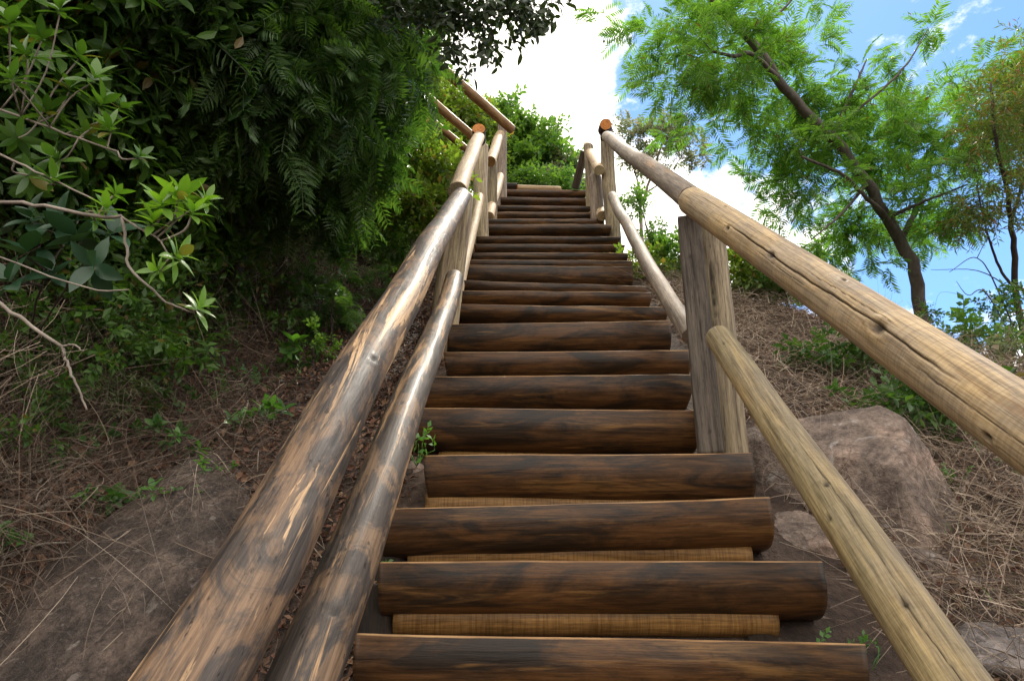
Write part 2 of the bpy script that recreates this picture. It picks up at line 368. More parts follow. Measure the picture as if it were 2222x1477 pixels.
# ------------------------------------------------------------------ terrain
A_T = math.tan(math.radians(44.93)); C0 = ND/math.cos(math.radians(44.93))
def smin(a, b, k): h = np.clip(.5+.5*(b-a)/k, 0, 1); return b*(1-h)+a*h-k*h*(1-h)
def ground_z(x, y, detail=True):
    x = np.asarray(x, float); y = np.asarray(y, float)
    S = 2 - C0 + A_T*y - .30
    top = 2 + 6.55 + .18*(y-8.4)
    base = smin(S, top, .6)
    base = np.where(y > 60, smin(base, 20 - .25*(y-60), 4), base)
    low = -2 + .05*np.clip(y, -60, 0)
    base = -smin(-base, -low, .5)
    # left bank
    u = np.clip(-x-1.35, 0, None)
    bank = .5*np.clip(u, 0, .5) + 2.9*np.clip(u-.42, 0, .9)*np.clip(u-.42, 0, .9)/.9*.62 + 1.35*np.clip(u-1.32, 0, 3.5) + .4*np.clip(u-5.2, 0, 20)
    z = base + bank*np.clip((y+1.5)/2, 0, 1)
    # right crest
    xr = np.clip(x, .85, 1e9)
    yc = np.where(xr < 1.2, 5.5+(1.2-xr)*8, np.where(xr < 3.0, 3.55+(3.0-xr)*1.08, 3.55-.05*(np.clip(xr, 3, 10)-3)))
    S0 = 2 - C0 + A_T*yc - .30
    crest = S0 + .10*(y-yc) - .22*np.clip(y-yc-6, 0, 200)
    zr = smin(z, crest, .25)
    m = np.clip((x-.8)/.15, 0, 1)
    z = z*(1-m) + np.maximum(zr, -8)*m
    if detail:
        near = np.clip(1-(np.hypot(x, y-4)-14)/10, 0, 1)
        amp = np.clip((np.abs(x-.3)-.8)/.8, .15, 1)
        z = z + near*amp*(.16*fbm(x*1.1, y*1.1, 0, 3, 3) + .06*fbm(x*5, y*5, 0, 4, 9)) + (1-near)*1.2*fbm(x*.05, y*.05, 0, 4, 5)
    return z
def warp(n, near, far):
    t = np.linspace(-1, 1, n); return near*t*(.75) + np.sign(t)*np.abs(t)**7*(far-near)+near*.25*t**3
gx = warp(420, 7, 900); gy = 4 + warp(460, 8, 900)
X, Y = np.meshgrid(gx, gy); Z = ground_z(X, Y)
nx, ny = len(gx), len(gy)
idx = np.arange(nx*ny).reshape(ny, nx)
Q = np.stack([idx[:-1, :-1], idx[:-1, 1:], idx[1:, 1:], idx[1:, :-1]], -1).reshape(-1, 4)
g = make_mesh('ground', np.stack([X, Y, Z], -1).reshape(-1, 3), [Q], M['soil']); tag(g, 'steep brown earth hillside under the stairs', None, None, 'structure')
def G(px, py, dmax=12.0):
    """where the ray through that pixel meets the hillside"""
    d = P(px, py, 1.0) - EYE; t = np.arange(.4, dmax, .01); q = EYE + t[:, None]*d
    below = q[:, 2] < ground_z(q[:, 0], q[:, 1])
    k = int(np.argmax(below)) if below.any() else len(t)-1
    return q[k]
def on_ground(x, y): return np.array([x, y, float(ground_z(x, y))])
def gnormal(x, y, e=.05):
    zx = (ground_z(x+e, y, False)-ground_z(x-e, y, False))/(2*e); zy = (ground_z(x, y+e, False)-ground_z(x, y-e, False))/(2*e)
    return unit(np.stack([-zx, -zy, np.ones_like(zx)], -1))

# ------------------------------------------------------------------ logs
def log(name, p0, p1, r0, r1, mat, parent, seg=48, step=.012, wob=.012, half=False, cracks=(), knots=(), slant=None, seed=None, ends=True, ovality=.02, flat=None, cap=None, bend=0.0):
    """log along local Z from p0 to p1.  cracks: (angle, t0, t1, width, depth) ; knots: (angle, t, size)"""
    p0 = np.asarray(p0, float); p1 = np.asarray(p1, float); L = np.linalg.norm(p1-p0); zax = (p1-p0)/L
    seed = seed if seed is not None else abs(hash(name+str(round(p0[0]*1000)))) % 1000
    # local frame: X axis turned towards the camera so angle 0 faces it
    mid = (p0+p1)/2; c = unit(EYE-mid); xax = c - zax*c.dot(zax); xax = unit(xax); yax = np.cross(zax, xax)
    if half is not False:
        xax = unit(np.asarray(half, float)); xax = unit(xax-zax*xax.dot(zax)); yax = np.cross(zax, xax)
    n = max(12, int(L/step)); n = min(n, 420); z = np.linspace(0, L, n)
    a = np.linspace(0, 2*np.pi, seg, endpoint=False)
    r = np.interp(z, [0, L], [r0, r1])[:, None]*np.ones(seg)
    A = np.broadcast_to(a, r.shape); ZZ = z[:, None]*np.ones(seg)
    r = r*(1 + wob*2*fbm(np.cos(A)*.8+seed, np.sin(A)*.8, ZZ*1.6, 3, 1) + wob*.5*fbm(np.cos(A)*3+seed, np.sin(A)*3, ZZ*7, 3, 2) + ovality*np.cos(2*A+seed))
    crack = np.zeros_like(r)
    for (ca, t0, t1, wd, dp) in cracks:
        path = ca + .10*fbm(z*2.2/L*3+seed, z*0, 0, 3, 4) + .02*vnoise(z*30, z*0, 0, 8)
        k = np.clip((z/L-t0)/.06, 0, 1)*np.clip((t1-z/L)/.06, 0, 1)
        da = np.abs((A-path[:, None]+np.pi) % (2*np.pi)-np.pi)*r
        g_ = np.exp(-(da/wd)**2)*np.clip(k, 0, 1)[:, None]
        r = r - dp*g_; crack = np.maximum(crack, np.clip(g_*1.6-.35, 0, 1))
    for (ka, kt, ks) in knots:
        da = ((A-ka+np.pi) % (2*np.pi)-np.pi)*r; dz = (ZZ-kt*L)/1.5
        d = np.hypot(da, dz)/ks
        r = r + ks*.16*np.exp(-((d-1.1)/.45)**2) - ks*.5*np.exp(-(d/.5)**2)
        crack = np.maximum(crack, np.clip(1.25-d*1.25, 0, 1)*.95)
    x = r*np.cos(A); y = r*np.sin(A)
    x = x + r0*.16*wob/.012*vnoise(ZZ*1.4+seed, ZZ*0, 0, 3); y = y + r0*.16*wob/.012*vnoise(ZZ*1.4+seed, ZZ*0+5, 0, 4)
    if bend: x = x + bend*np.sin(np.pi*ZZ/L)
    if flat is not None:                       # plane cut: keep local x <= flat
        x = np.minimum(x, flat + .002*fbm(ZZ*3, y*20, 0, 3, seed))
    if slant is not None:                      # slanted sawn top: local z falls towards the viewer
        k = np.clip((ZZ-(L-abs(slant)*2.2*r0))/(abs(slant)*2.2*r0), 0, 1)
        ZZ = ZZ - k*slant*(x)
    V = np.stack([x, y, ZZ], -1)
    # rounded arris
    for e, s in ((0, 1), (n-1, -1)):
        V[e, :, :2] *= .965
    V = V.reshape(-1, 3)
    i = np.arange(n-1)[:, None]*seg; j = np.arange(seg)[None]; j2 = (j+1) % seg
    Qf = np.stack([i+j, i+j2, i+seg+j2, i+seg+j], -1).reshape(-1, 4)
    c0 = V[:seg].mean(0); c1 = V[-seg:].mean(0)
    # end discs with an inner ring
    ring0 = c0 + (V[:seg]-c0)*.5; ring1 = c1 + (V[-seg:]-c1)*.5
    base = len(V); V = np.concatenate([V, ring0, ring1, [c0], [c1]]); jj = j[0]; kk = j2[0]
    E0 = np.stack([kk, jj, base+jj, base+kk], -1); E1 = np.stack([jj+(n-1)*seg, kk+(n-1)*seg, base+seg+kk, base+seg+jj], -1)
    T0 = np.stack([base+kk, base+jj, np.full(seg, base+2*seg)], -1); T1 = np.stack([base+seg+jj, base+seg+kk, np.full(seg, base+2*seg+1)], -1)
    mi = np.concatenate([np.zeros(len(Qf)), np.ones(4*seg)])
    cr = np.concatenate([crack.ravel(), np.zeros(2*seg+2)])
    o = make_mesh(name, V, [Qf, E0, E1, T0, T1], [mat, cap or M['endgrain']], None, True, mi, {'crack': cr})
    me = o.data; arr = np.ones(len(me.polygons), bool); arr[len(Qf):] = False; me.polygons.foreach_set("use_smooth", arr)
    R = Matrix((xax, yax, zax)).transposed().to_4x4(); R.translation = Vector(p0)
    if parent is not None:
        o.parent = parent; R = Matrix.Translation(-Vector(parent.location)) @ R
    o.matrix_local = R
    return o
def half_log(name, c, length, R_, T_, tilt, mats, parent, seed, yaw=0.0, cut=(0, 0)):
    """horizontal half log along X, flat face up at c.z, front edge at c.y, depth 2R"""
    n = 90; z = np.linspace(-length/2, length/2, n); na = 22
    a = np.linspace(0, np.pi, na)
    Rz = R_*(1+.03*fbm(z*1.2+seed, z*0, 0, 2, 3)); Tz = T_*(1+.05*fbm(z*1.1+seed*2, z*0, 0, 3, 5))
    topw = .006*fbm(z*1.3+seed*3, z*0, 0, 3, 7)
    ca, sa = np.cos(a), np.sin(a)
    # squarer belly than a pure ellipse
    yy = -np.sign(ca)*np.abs(ca)**.8; zz = -sa**.75
    Yv = Rz[:, None]*(yy[None]+1) + .004*fbm(z[:, None]*4+seed, a[None]*2, 0, 3, 6)
    Zv = Tz[:, None]*zz[None]*(1+.02*fbm(z[:, None]*3+seed, a[None]*3, 0, 3, 2)) + topw[:, None]
    Xv = z[:, None] + np.zeros(na)
    for e, s in ((0, 1), (n-1, -1)): Xv[e] += s*cut[0 if e == 0 else 1]*(sa)
    # shear end rings smoothly
    k = np.linspace(-1, 1, n)[:, None]
    Xv = z[:, None] + np.where(k < 0, (-k)**8*cut[0], -(k)**8*cut[1])*sa[None]
    V = np.stack([Xv, Yv, Zv], -1)
    V[:, 0, 1] += .004; V[:, 1, 1] = V[:, 0, 1]-.004; V[:, 1, 2] = V[:, 0, 2]-.0045-.003*np.clip(fbm(z*5+seed, z*0, 0, 3, 3), -.6, 1)
    top = V[:, [0, -1]].copy(); top[:, :, 2] += .0
    i = np.arange(n-1)[:, None]*na; j = np.arange(na-1)[None]
    Qf = np.stack([i+j, i+na+j, i+na+j+1, i+j+1], -1).reshape(-1, 4)
    b = n*na; tv = top.reshape(-1, 3); ii = np.arange(n-1)*2
    Qt = np.stack([b+ii, b+ii+1, b+ii+3, b+ii+2], -1)
    e0 = np.arange(na)[None]; e1 = (np.arange(na)+(n-1)*na)[::-1][None]
    V = np.concatenate([V.reshape(-1, 3), tv])
    lip = np.zeros((n-1, na-1)); lip[:, 0] = 1  # front lip takes the paler top wood, a highlight put into its colour
    mi = np.concatenate([lip.ravel(), np.ones(len(Qt)), [2, 2]])
    o = make_mesh(name, V[:, [1, 2, 0]], [Qf, Qt, e0, e1], mats, None, True, mi)
    me = o.data; arr = np.ones(len(me.polygons), bool); arr[len(Qf):] = False; me.polygons.foreach_set("use_smooth", arr)
    # local (y', z', x') -> world: grain runs along local Z which is world X
    B = Matrix(((0, 0, 1), (1, 0, 0), (0, 1, 0))).to_4x4()
    Mx = Matrix.Translation(Vector(c)-Vector(parent.location)) @ Matrix.Rotation(yaw, 4, 'Z') @ Matrix.Rotation(tilt, 4, 'Y') @ B
    o.parent = parent; o.matrix_local = Mx
    return o

# ------------------------------------------------------------------ the stairs
stairs = empty('log_stairs', P(1320, 1375, 1.68)-np.array([0, 0, .4]), 'long steep flight of dark stained half-log steps climbing the hillside', 'stairs')
# left top y, right top y, left x, right x, thickness in px
TR = [(1640, 1650, 690, 2010, 150), (1375, 1395, 768, 1875, 135), (1218, 1217, 822, 1783, 110), (1103, 1079, 840, 1672, 98), (989, 980, 918, 1632, 93),
      (882, 888, 880, 1527, 80), (818, 812, 912, 1507, 66), (762, 760, 962, 1497, 52), (703, 693, 974, 1455, 60), (660, 665, 986, 1450, 33),
      (630, 634, 996, 1415, 27), (606, 622, 1004, 1402, 22), (574, 578, 1008, 1374, 37), (563, 566, 1016, 1372, 13), (547, 549, 1022, 1362, 17),
      (529, 531, 1029, 1357, 18), (512, 512, 1034, 1348, 15), (485, 487, 1042, 1328, 20), (474, 475, 1052, 1310, 11), (459, 460, 1074, 1290, 14),
      (445, 447, 1078, 1285, 13), (427, 430, 1086, 1280, 14), (411, 412, 1092, 1272, 13)]
fronts = []
for k, (yl, yr, xl, xr, th) in enumerate(TR):
    yc = (yl+yr)/2; d = plane_depth(yc); cx = (xl+xr)/2
    c = P(cx, yc, d); L = (xr-xl)/F*d; tilt = math.atan2((yr-yl), (xr-xl))
    fronts.append((c, L, d))
for k, (c, L, d) in enumerate(fronts):
    yl, yr, xl, xr, th = TR[k]
    nxt = fronts[k+1][0] if k+1 < len(fronts) else c + np.array([0, .24, .24])
    T_ = max(.085, min(.172, th/F*d*1.04))
    if k: T_ = min(T_, (c[2]-fronts[k-1][0][2])*.9 if k > 4 else .172)
    R_ = min(.145, (nxt[1]-c[1])*.5+.035)
    half_log('tread', c, L, R_, T_, math.atan2(yr-yl, xr-xl), [M['tread'], M['tread_top'], M['darkwood']], stairs, k*7.3, yaw=random.uniform(-.006, .006),
             cut=(random.uniform(-.02, .03), random.uniform(-.01, .04)))
    # riser log standing on the back of this tread under the next one
    if k+1 < len(fronts):
        Ln = fronts[k+1][1]; gap = (nxt[2]-c[2]); r = min(.056, gap*.24)
        xa, xb = {1: (850, 1698), 2: (882, 1640), 3: (920, 1640), 4: (945, 1545)}.get(k, (None, None))
        yb = nxt[1]+.10; zb = c[2]+r+.012
        if xa:
            dd = d+.26; x0 = (xa-1111)/F*dd; x1 = (xb-1111)/F*dd
        else:
            x0, x1 = nxt[0]-Ln*.48, nxt[0]+Ln*.48
        log('riser', (x0, yb+.02, zb), (x1, yb+.02, zb), r*1.02, r*1.0, M['riser'], stairs, seg=24, step=.03, seed=k*5, ovality=.0, cap=M['darkwood'])
# stringers beneath the treads
for off in (0, 1):
    a = np.array(fronts[0][0]); b_ = np.array(fronts[-1][0])
    s = .47 if not off else -.47
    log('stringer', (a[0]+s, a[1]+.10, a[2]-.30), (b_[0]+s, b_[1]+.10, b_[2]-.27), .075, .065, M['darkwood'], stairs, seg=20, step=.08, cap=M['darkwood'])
# solid dark wedge blocks closing the step ends low on the left side
for (px, py, px2, py2, k) in [(836, 1110, 868, 1200, 3), (808, 1235, 848, 1365, 2)]:
    c, L, d = fronts[k]
    x = (px-1111)/F*(d+.12)
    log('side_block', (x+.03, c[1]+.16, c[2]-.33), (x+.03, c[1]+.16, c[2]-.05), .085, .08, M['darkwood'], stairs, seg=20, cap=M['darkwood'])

# ------------------------------------------------------------------ railings
def vpost(name, px, pyb, depth, pytop, r, mat, parent, foot=.9, topx=None, **kw):
    b = P(px, pyb, depth)
    tx = topx if topx is not None else px
    # world height whose picture row is pytop, straight above b
    d = P(tx, pytop, 1) - EYE; t = (b[1]-EYE[1])/d[1]; top = EYE + t*d
    if topx is None: top[0] = b[0]
    base = b + (b-top)/np.linalg.norm(b-top)*foot
    return log(name, base, top, r, r*.96, mat, parent, **kw)
def ext(p0, p1, s): return p0 + (p0-p1)*s

rl = empty('railing', P(700, 1500, 1.2)-np.array([0, 0, .6]), 'wooden handrail on the mossy bank side of the stairs, varnished dark with tan worn streaks', 'railing')
a, b = P(418, 1477, .98), P(997, 420, 4.55)
log('top_rail', ext(a, b, .12), b, .078, .064, M['stained'], rl, wob=.02, seed=11, cracks=[(.25, .10, .30, .0014, .003), (-.3, .30, .55, .0012, .003), (.4, .55, .8, .0012, .003)],
    knots=[(-.2, .16, .010), (.3, .34, .014), (.5, .62, .010), (-.5, .5, .008), (0, .72, .008)], ends=True, cap=M['darkwood'])
a2, b2 = P(992, 415, 4.60), P(1038, 296, 7.2)
log('top_rail', a2, b2, .066, .064, M['pale'], rl, seed=12, cap=M['palepost'])
a, b = P(663, 1477, 1.18), P(984, 606, 4.05)
log('lower_rail', ext(a, b, .10), b, .062, .056, M['stained2'], rl, wob=.022, seed=13, cracks=[(.2, .06, .22, .0013, .003)],
    knots=[(.1, .12, .010), (.05, .17, .007), (-.3, .4, .010)], cap=M['stained2'])
log('lower_rail', P(988, 655, 4.75), P(1040, 428, 7.2), .042, .050, M['pale'], rl, seed=14, cap=M['palepost'])
# second post of the lower span (flat pale face towards the steps) and the tall ones above
vpost('post', 970, 640, 4.35, 424, .090, M['palepost'], rl, topx=996, seed=15, flat=.06, foot=.7, cap=M['palepost'])
vpost('post', 1042, 450, 7.45, 292, .075, M['palepost'], rl, seed=16, slant=1.3, foot=.9, topx=1040)
vpost('post', 1040, 480, 7.4, 318, .080, M['palepost'], rl, topx=1046, seed=17, flat=.05, foot=.6, cap=M['palepost'])
log('top_rail', P(1064, 352, 8.2), P(1085, 292, 10.0), .064, .068, M['pale'], rl, seed=18, cap=M['riser'])
log('lower_rail', P(1062, 470, 7.9), P(1085, 382, 10.0), .058, .060, M['pale'], rl, seed=19, cap=M['palepost'])
vpost('post', 1088, 430, 10.1, 268, .075, M['grey'], rl, seed=20, foot=.6, cap=M['grey'])
vpost('post', 1066, 440, 8.4, 350, .07, M['post'], rl, seed=21, foot=.6)
o = log('top_rail_end', P(1037, 291, 7.1), P(1037, 281, 7.35), .082, .080, M['redwood'], rl, seed=22, seg=32) if False else None
# sawn disc showing above the rail
log('post_cap', P(1038, 286, 7.28)+np.array([0, .10, -.05]), P(1038, 281, 7.15), .070, .067, M['darkwood'], rl, seed=22, seg=32)

rr = empty('railing', P(1600, 1210, 2.3)-np.array([0, 0, .3]), 'pale tan handrail of peeled cracked logs on the boulder side of the stairs', 'railing')
a, b = P(2222, 935, 1.30), P(1500, 438, 2.85)
log('top_rail', ext(a, b, .42), b, .080, .060, M['tan'], rr, seg=220, step=.007, wob=.008, seed=31,
    cracks=[(.02, .34, .82, .0021, .014), (.30, .40, .62, .0009, .006), (.55, .84, .97, .0009, .006), (-.35, .12, .42, .0010, .008), (-.25, .55, .72, .0008, .004), (.6, .66, .8, .0008, .004)],
    knots=[(-.15, .80, .013), (-.05, .675, .015), (-.02, .455, .022), (.9, .86, .008), (.8, .55, .009), (-.8, .3, .012)], cap=M['darkwood'])
log('top_rail', P(1495, 434, 2.92), P(1318, 296, 7.4), .055, .062, M['grey'], rr, seed=32, wob=.014, cap=M['grey'], knots=[(.2, .2, .008), (-.2, .3, .009)])
a, b = P(2052, 1477, 1.32), P(1560, 724, 2.58)
log('lower_rail', ext(a, b, .3), b, .067, .049, M['greenish'], rr, seg=200, wob=.014, seed=33, cracks=[(.35, .3, .62, .0010, .006), (.2, .05, .35, .0010, .006)],
    knots=[(0, .93, .006), (-.3, .88, .004), (.2, .5, .010), (-.5, .45, .009), (.1, .30, .010)], cap=M['greenish'])
log('lower_rail', P(1500, 736, 3.15), P(1328, 428, 7.2), .046, .050, M['grey'], rr, seed=34, wob=.02, knots=[(.2, .3, .006)], cap=M['grey'])
vpost('post', 1586, 980, 2.76, 478, .090, M['post'], rr, topx=1530, seed=35, foot=.75, cap=M['darkwood'], wob=.02, cracks=[(.1, .2, .95, .002, .012), (-.5, .5, .9, .0015, .008)])
sl = vpost('brace_slab', 1553, 985, 2.60, 470, .052, M['slab'], rr, topx=1496, seed=36, foot=.0, flat=.014, cap=M['darkwood'], wob=.03, knots=[(-.1, .80, .012), (.0, .76, .008), (.1, .08, .008)], cracks=[(.2, .3, .9, .0015, .006)])
vpost('post', 1328, 470, 7.75, 284, .084, M['post'], rr, seed=37, foot=.9, topx=1314, wob=.012)
log('post_cap', P(1313, 275, 7.95)+np.array([0, .10, .02]), P(1314, 271, 7.78), .068, .066, M['darkwood'], rr, seed=47, seg=32)
log('post_cap', P(1313, 300, 7.95), P(1313, 272, 8.0), .066, .066, M['darkwood'], rr, seed=48, seg=32, cap=M['darkwood'])
vpost('post', 1284, 450, 9.0, 318, .07, M['post'], rr, seed=38, foot=.7)
vpost('post', 1295, 470, 8.0, 385, .08, M['grey'], rr, seed=39, foot=.5)
log('top_rail', P(1300, 372, 7.9), P(1274, 318, 10.0), .060, .060, M['pale'], rr, seed=40, cap=M['palepost'])
log('lower_rail', P(1306, 470, 7.8), P(1279, 384, 10.0), .060, .060, M['pale'], rr, seed=41, cap=M['palepost'])
log('lower_rail', P(1249, 408, 10.6), P(1268, 326, 10.3), .060, .060, M['slab'], rr, seed=42, cap=M['slab'])

ru = empty('railing', P(1085, 400, 10.5)-np.array([0, 0, .3]), 'upper handrail of reddish logs rising behind the leafy tree beyond the top of the stairs', 'railing')
log('top_rail', P(1110, 282, 10.2), P(962, 152, 9.3), .070, .072, M['redwood'], ru, seed=51, step=.03)
log('top_rail', P(975, 166, 9.4), P(850, 60, 8.8), .070, .072, M['redwood'], ru, seed=52, step=.03)
log('middle_rail', P(1032, 302, 9.9), P(930, 212, 9.3), .058, .060, M['redwood'], ru, seed=53, step=.03)
log('middle_rail', P(938, 219, 9.3), P(830, 125, 8.8), .058, .060, M['redwood'], ru, seed=54, step=.03)
log('lower_rail', P(1018, 330, 9.9), P(930, 258, 9.4), .050, .052, M['redwood'], ru, seed=55, step=.03)
# landing edge log and the small bracket block
log('landing_log', P(1122, 407, 11.3), P(1215, 411, 11.6), .05, .05, M['pale'], stairs, seed=57)
bx = log('kerb_block', P(1098, 405, 10.9), P(1122, 405, 10.9), .055, .055, M['darkwood'], stairs, seed=58, cap=M['grey'])

# ------------------------------------------------------------------ leaf templates: grow along +X, face +Z
def t_broad(L=1.0, wd=.3, rows=5, droop=.18, fold=.12):
    t = np.linspace(0, 1, rows+1); wv = wd/2*np.sin(np.pi*np.clip(t, 0, 1)**.85)**.8
    V = []
    for ti, wi in zip(t, wv):
        zc = -droop*ti*ti*L
        V += [(ti*L, -wi*L, zc+fold*wi*L*2), (ti*L, 0, zc), (ti*L, wi*L, zc+fold*wi*L*2)]
    V = np.array(V); Fq = []
    for r in range(rows):
        for c in (0, 1): Fq.append((r*3+c, r*3+3+c, r*3+4+c, r*3+1+c))
    return V, np.array(Fq)
def t_simple(L=1.0, wd=.4):
    V = np.array([(0, 0, 0), (.45*L, -wd/2*L, .04*L), (L, 0, -.1*L), (.45*L, wd/2*L, .04*L)]); return V, np.array([(0, 1, 2, 3)])
def combine(parts):
    V = []; Fq = []; n = 0
    for v, f in parts: V.append(v); Fq.append(f+n); n += len(v)
    return np.concatenate(V), np.concatenate(Fq)
def place(T, pos, xdir, up, s=1.0):
    V, f = T; x = unit(xdir); u = np.asarray(up, float); u = unit(u-x*u.dot(x)); y = np.cross(u, x)
    return (V*s) @ np.array([x, y, u]) + pos, f
def t_rosette(nl=9, L=1.0, wd=.30, open_=.5, r=None):
    r = r or np.random.default_rng(1); parts = []
    for i in range(nl):
        a = i*2.4+r.uniform(-.2, .2); e = np.interp(i, [0, nl-1], [-.15, 1.0])+r.uniform(-.15, .15)
        d = np.array([math.sin(e)*1.0, math.cos(e)*math.cos(a), math.cos(e)*math.sin(a)])
        parts.append(place(t_broad(L*r.uniform(.75, 1.1), wd*r.uniform(.85, 1.15)), np.array([.25*L*i/nl, 0, 0]), d, np.array([1., 0, 0])))
    return combine(parts)
def t_pinnate(npair=12, L=1.0, ll=.22, lw=.05, droop=.35, ang=1.05, r=None):
    r = r or np.random.default_rng(2); parts = []
    t = np.linspace(0, 1, 7); cv = np.stack([L*t*(1-.12*t), 0*t, -droop*L*t*t], -1)
    w_ = .006*L
    rv = np.concatenate([cv+[0, w_, 0], cv-[0, w_, 0]]); rf = np.array([(i, i+1, i+8, i+7) for i in range(6)])
    parts.append((rv, rf))
    for i in range(npair):
        ti = .12+.86*i/(npair-1); p = np.array([np.interp(ti, t, cv[:, k]) for k in range(3)])
        tan = unit(np.array([1-.24*ti, 0, -2*droop*ti])); sc_ = math.sin(math.pi*(.18+.72*ti))**.6
        for s in (-1, 1):
            aa = ang+r.uniform(-.1, .1)
            d = tan*math.cos(aa)+np.array([0, s*math.sin(aa), 0])+np.array([0, 0, r.uniform(-.25, .05)])
            parts.append(place(t_simple(ll*L*sc_, lw/ll), p, d, (r.uniform(-.2, .2), r.uniform(-.2, .2), 1)))
    return combine(parts)
def t_bipinnate(npin=7, nl=10, L=1.0, r=None):
    r = r or np.random.default_rng(3); parts = []; droop = .25
    t = np.linspace(0, 1, 6); cv = np.stack([L*t, 0*t, -droop*L*t*t], -1); w_ = .008*L
    parts.append((np.concatenate([cv+[0, w_, 0], cv-[0, w_, 0]]), np.array([(i, i+1, i+7, i+6) for i in range(5)])))
    for i in range(npin):
        ti = .15+.85*i/(npin-1); p = np.array([np.interp(ti, t, cv[:, k]) for k in range(3)])
        pl = L*.42*math.sin(math.pi*(.25+.6*ti))**.7
        for s in (-1, 1):
            aa = 1.0-.25*ti+r.uniform(-.1, .1); d = unit(np.array([math.cos(aa), s*math.sin(aa), -.25-.5*droop*ti+r.uniform(-.1, .1)]))
            side = unit(np.cross(d, [0, 0, 1.])); up = np.cross(side, d)
            for j in range(nl):
                q = p + d*pl*(j+.6)/nl + np.array([0, 0, -pl*.15*(j/nl)**2]); ls = L*.105
                for s2 in (-1, 1):
                    dd = d*.45+side*s2
                    parts.append(place(t_simple(ls, .34), q, dd, up+side*r.uniform(-.3, .3)))
    return combine(parts)
def t_spray(nl=7, L=1.0, ll=.3, wd=.45, r=None, simple=True):
    """short twig with alternate leaves"""
    r = r or np.random.default_rng(4); parts = []
    for i in range(nl):
        ti = .2+.8*i/(nl-1); a = i*2.4
        d = np.array([.55, math.cos(a)*.8, math.sin(a)*.5-.1])
        T_ = t_simple(ll*L*r.uniform(.7, 1.15), wd) if simple else t_broad(ll*L*r.uniform(.7, 1.15), wd, 3)
        parts.append(place(T_, np.array([ti*L, 0, -.12*ti*ti*L]), d, (r.uniform(-.4, .4), r.uniform(-.4, .4), 1)))
    w_ = .012*L; cv = np.stack([np.linspace(0, 1, 4)*L, np.zeros(4), -.12*np.linspace(0, 1, 4)**2*L], -1)
    parts.append((np.concatenate([cv+[0, w_, 0], cv-[0, w_, 0]]), np.array([(i, i+1, i+5, i+4) for i in range(3)])))
    return combine(parts)
R_ = lambda s: np.random.default_rng(s)
TPL = {
 'rosette': [t_rosette(11, 1, .36, r=R_(i)) for i in range(4)],
 'pinnate': [t_pinnate(11, 1, .30, .072, d, r=R_(10+i)) for i, d in enumerate((.2, .45, .7))],
 'fern': [t_pinnate(12, 1, .34, .085, d, 1.25, r=R_(20+i)) for i, d in enumerate((.25, .5, .7))],
 'bipinnate': [t_pinnate(10, 1, .36, .062, d, .95, r=R_(30+i)) for i, d in enumerate((.12, .25, .4, .55))],
 'spray': [t_spray(8, 1, .40, .55, r=R_(40+i)) for i in range(4)],
 'spraybroad': [t_spray(6, 1, .45, .42, r=R_(50+i), simple=False) for i in range(4)],
 'narrow': [t_spray(9, 1, .42, .2, r=R_(60+i)) for i in range(4)],
 'herb': [t_rosette(7, 1, .5, r=R_(70+i)) for i in range(3)],
}
def scatter(mb, kind, pos, xd, up, size, m=0):
    """many copies of a leaf template in one go"""
    pos = np.asarray(pos, float); n = len(pos); xd = unit(xd); up = np.broadcast_to(np.asarray(up, float), (n, 3))
    u = unit(up - xd*(up*xd).sum(1)[:, None]); y = np.cross(u, xd); size = np.broadcast_to(size, (n,))
    tpl = TPL[kind]; pick = rng.integers(0, len(tpl), n)
    for k, (V, f) in enumerate(tpl):
        s = np.where(pick == k)[0]
        if not len(s): continue
        B = np.stack([xd[s], y[s], u[s]], 1)              # rows = axes
        W = np.einsum('vk,nkj->nvj', V, B)*size[s][:, None, None] + pos[s][:, None]
        Fi = f[None] + (np.arange(len(s))*len(V))[:, None, None]
        mb.add(W.reshape(-1, 3), [Fi.reshape(-1, f.shape[1])], m)

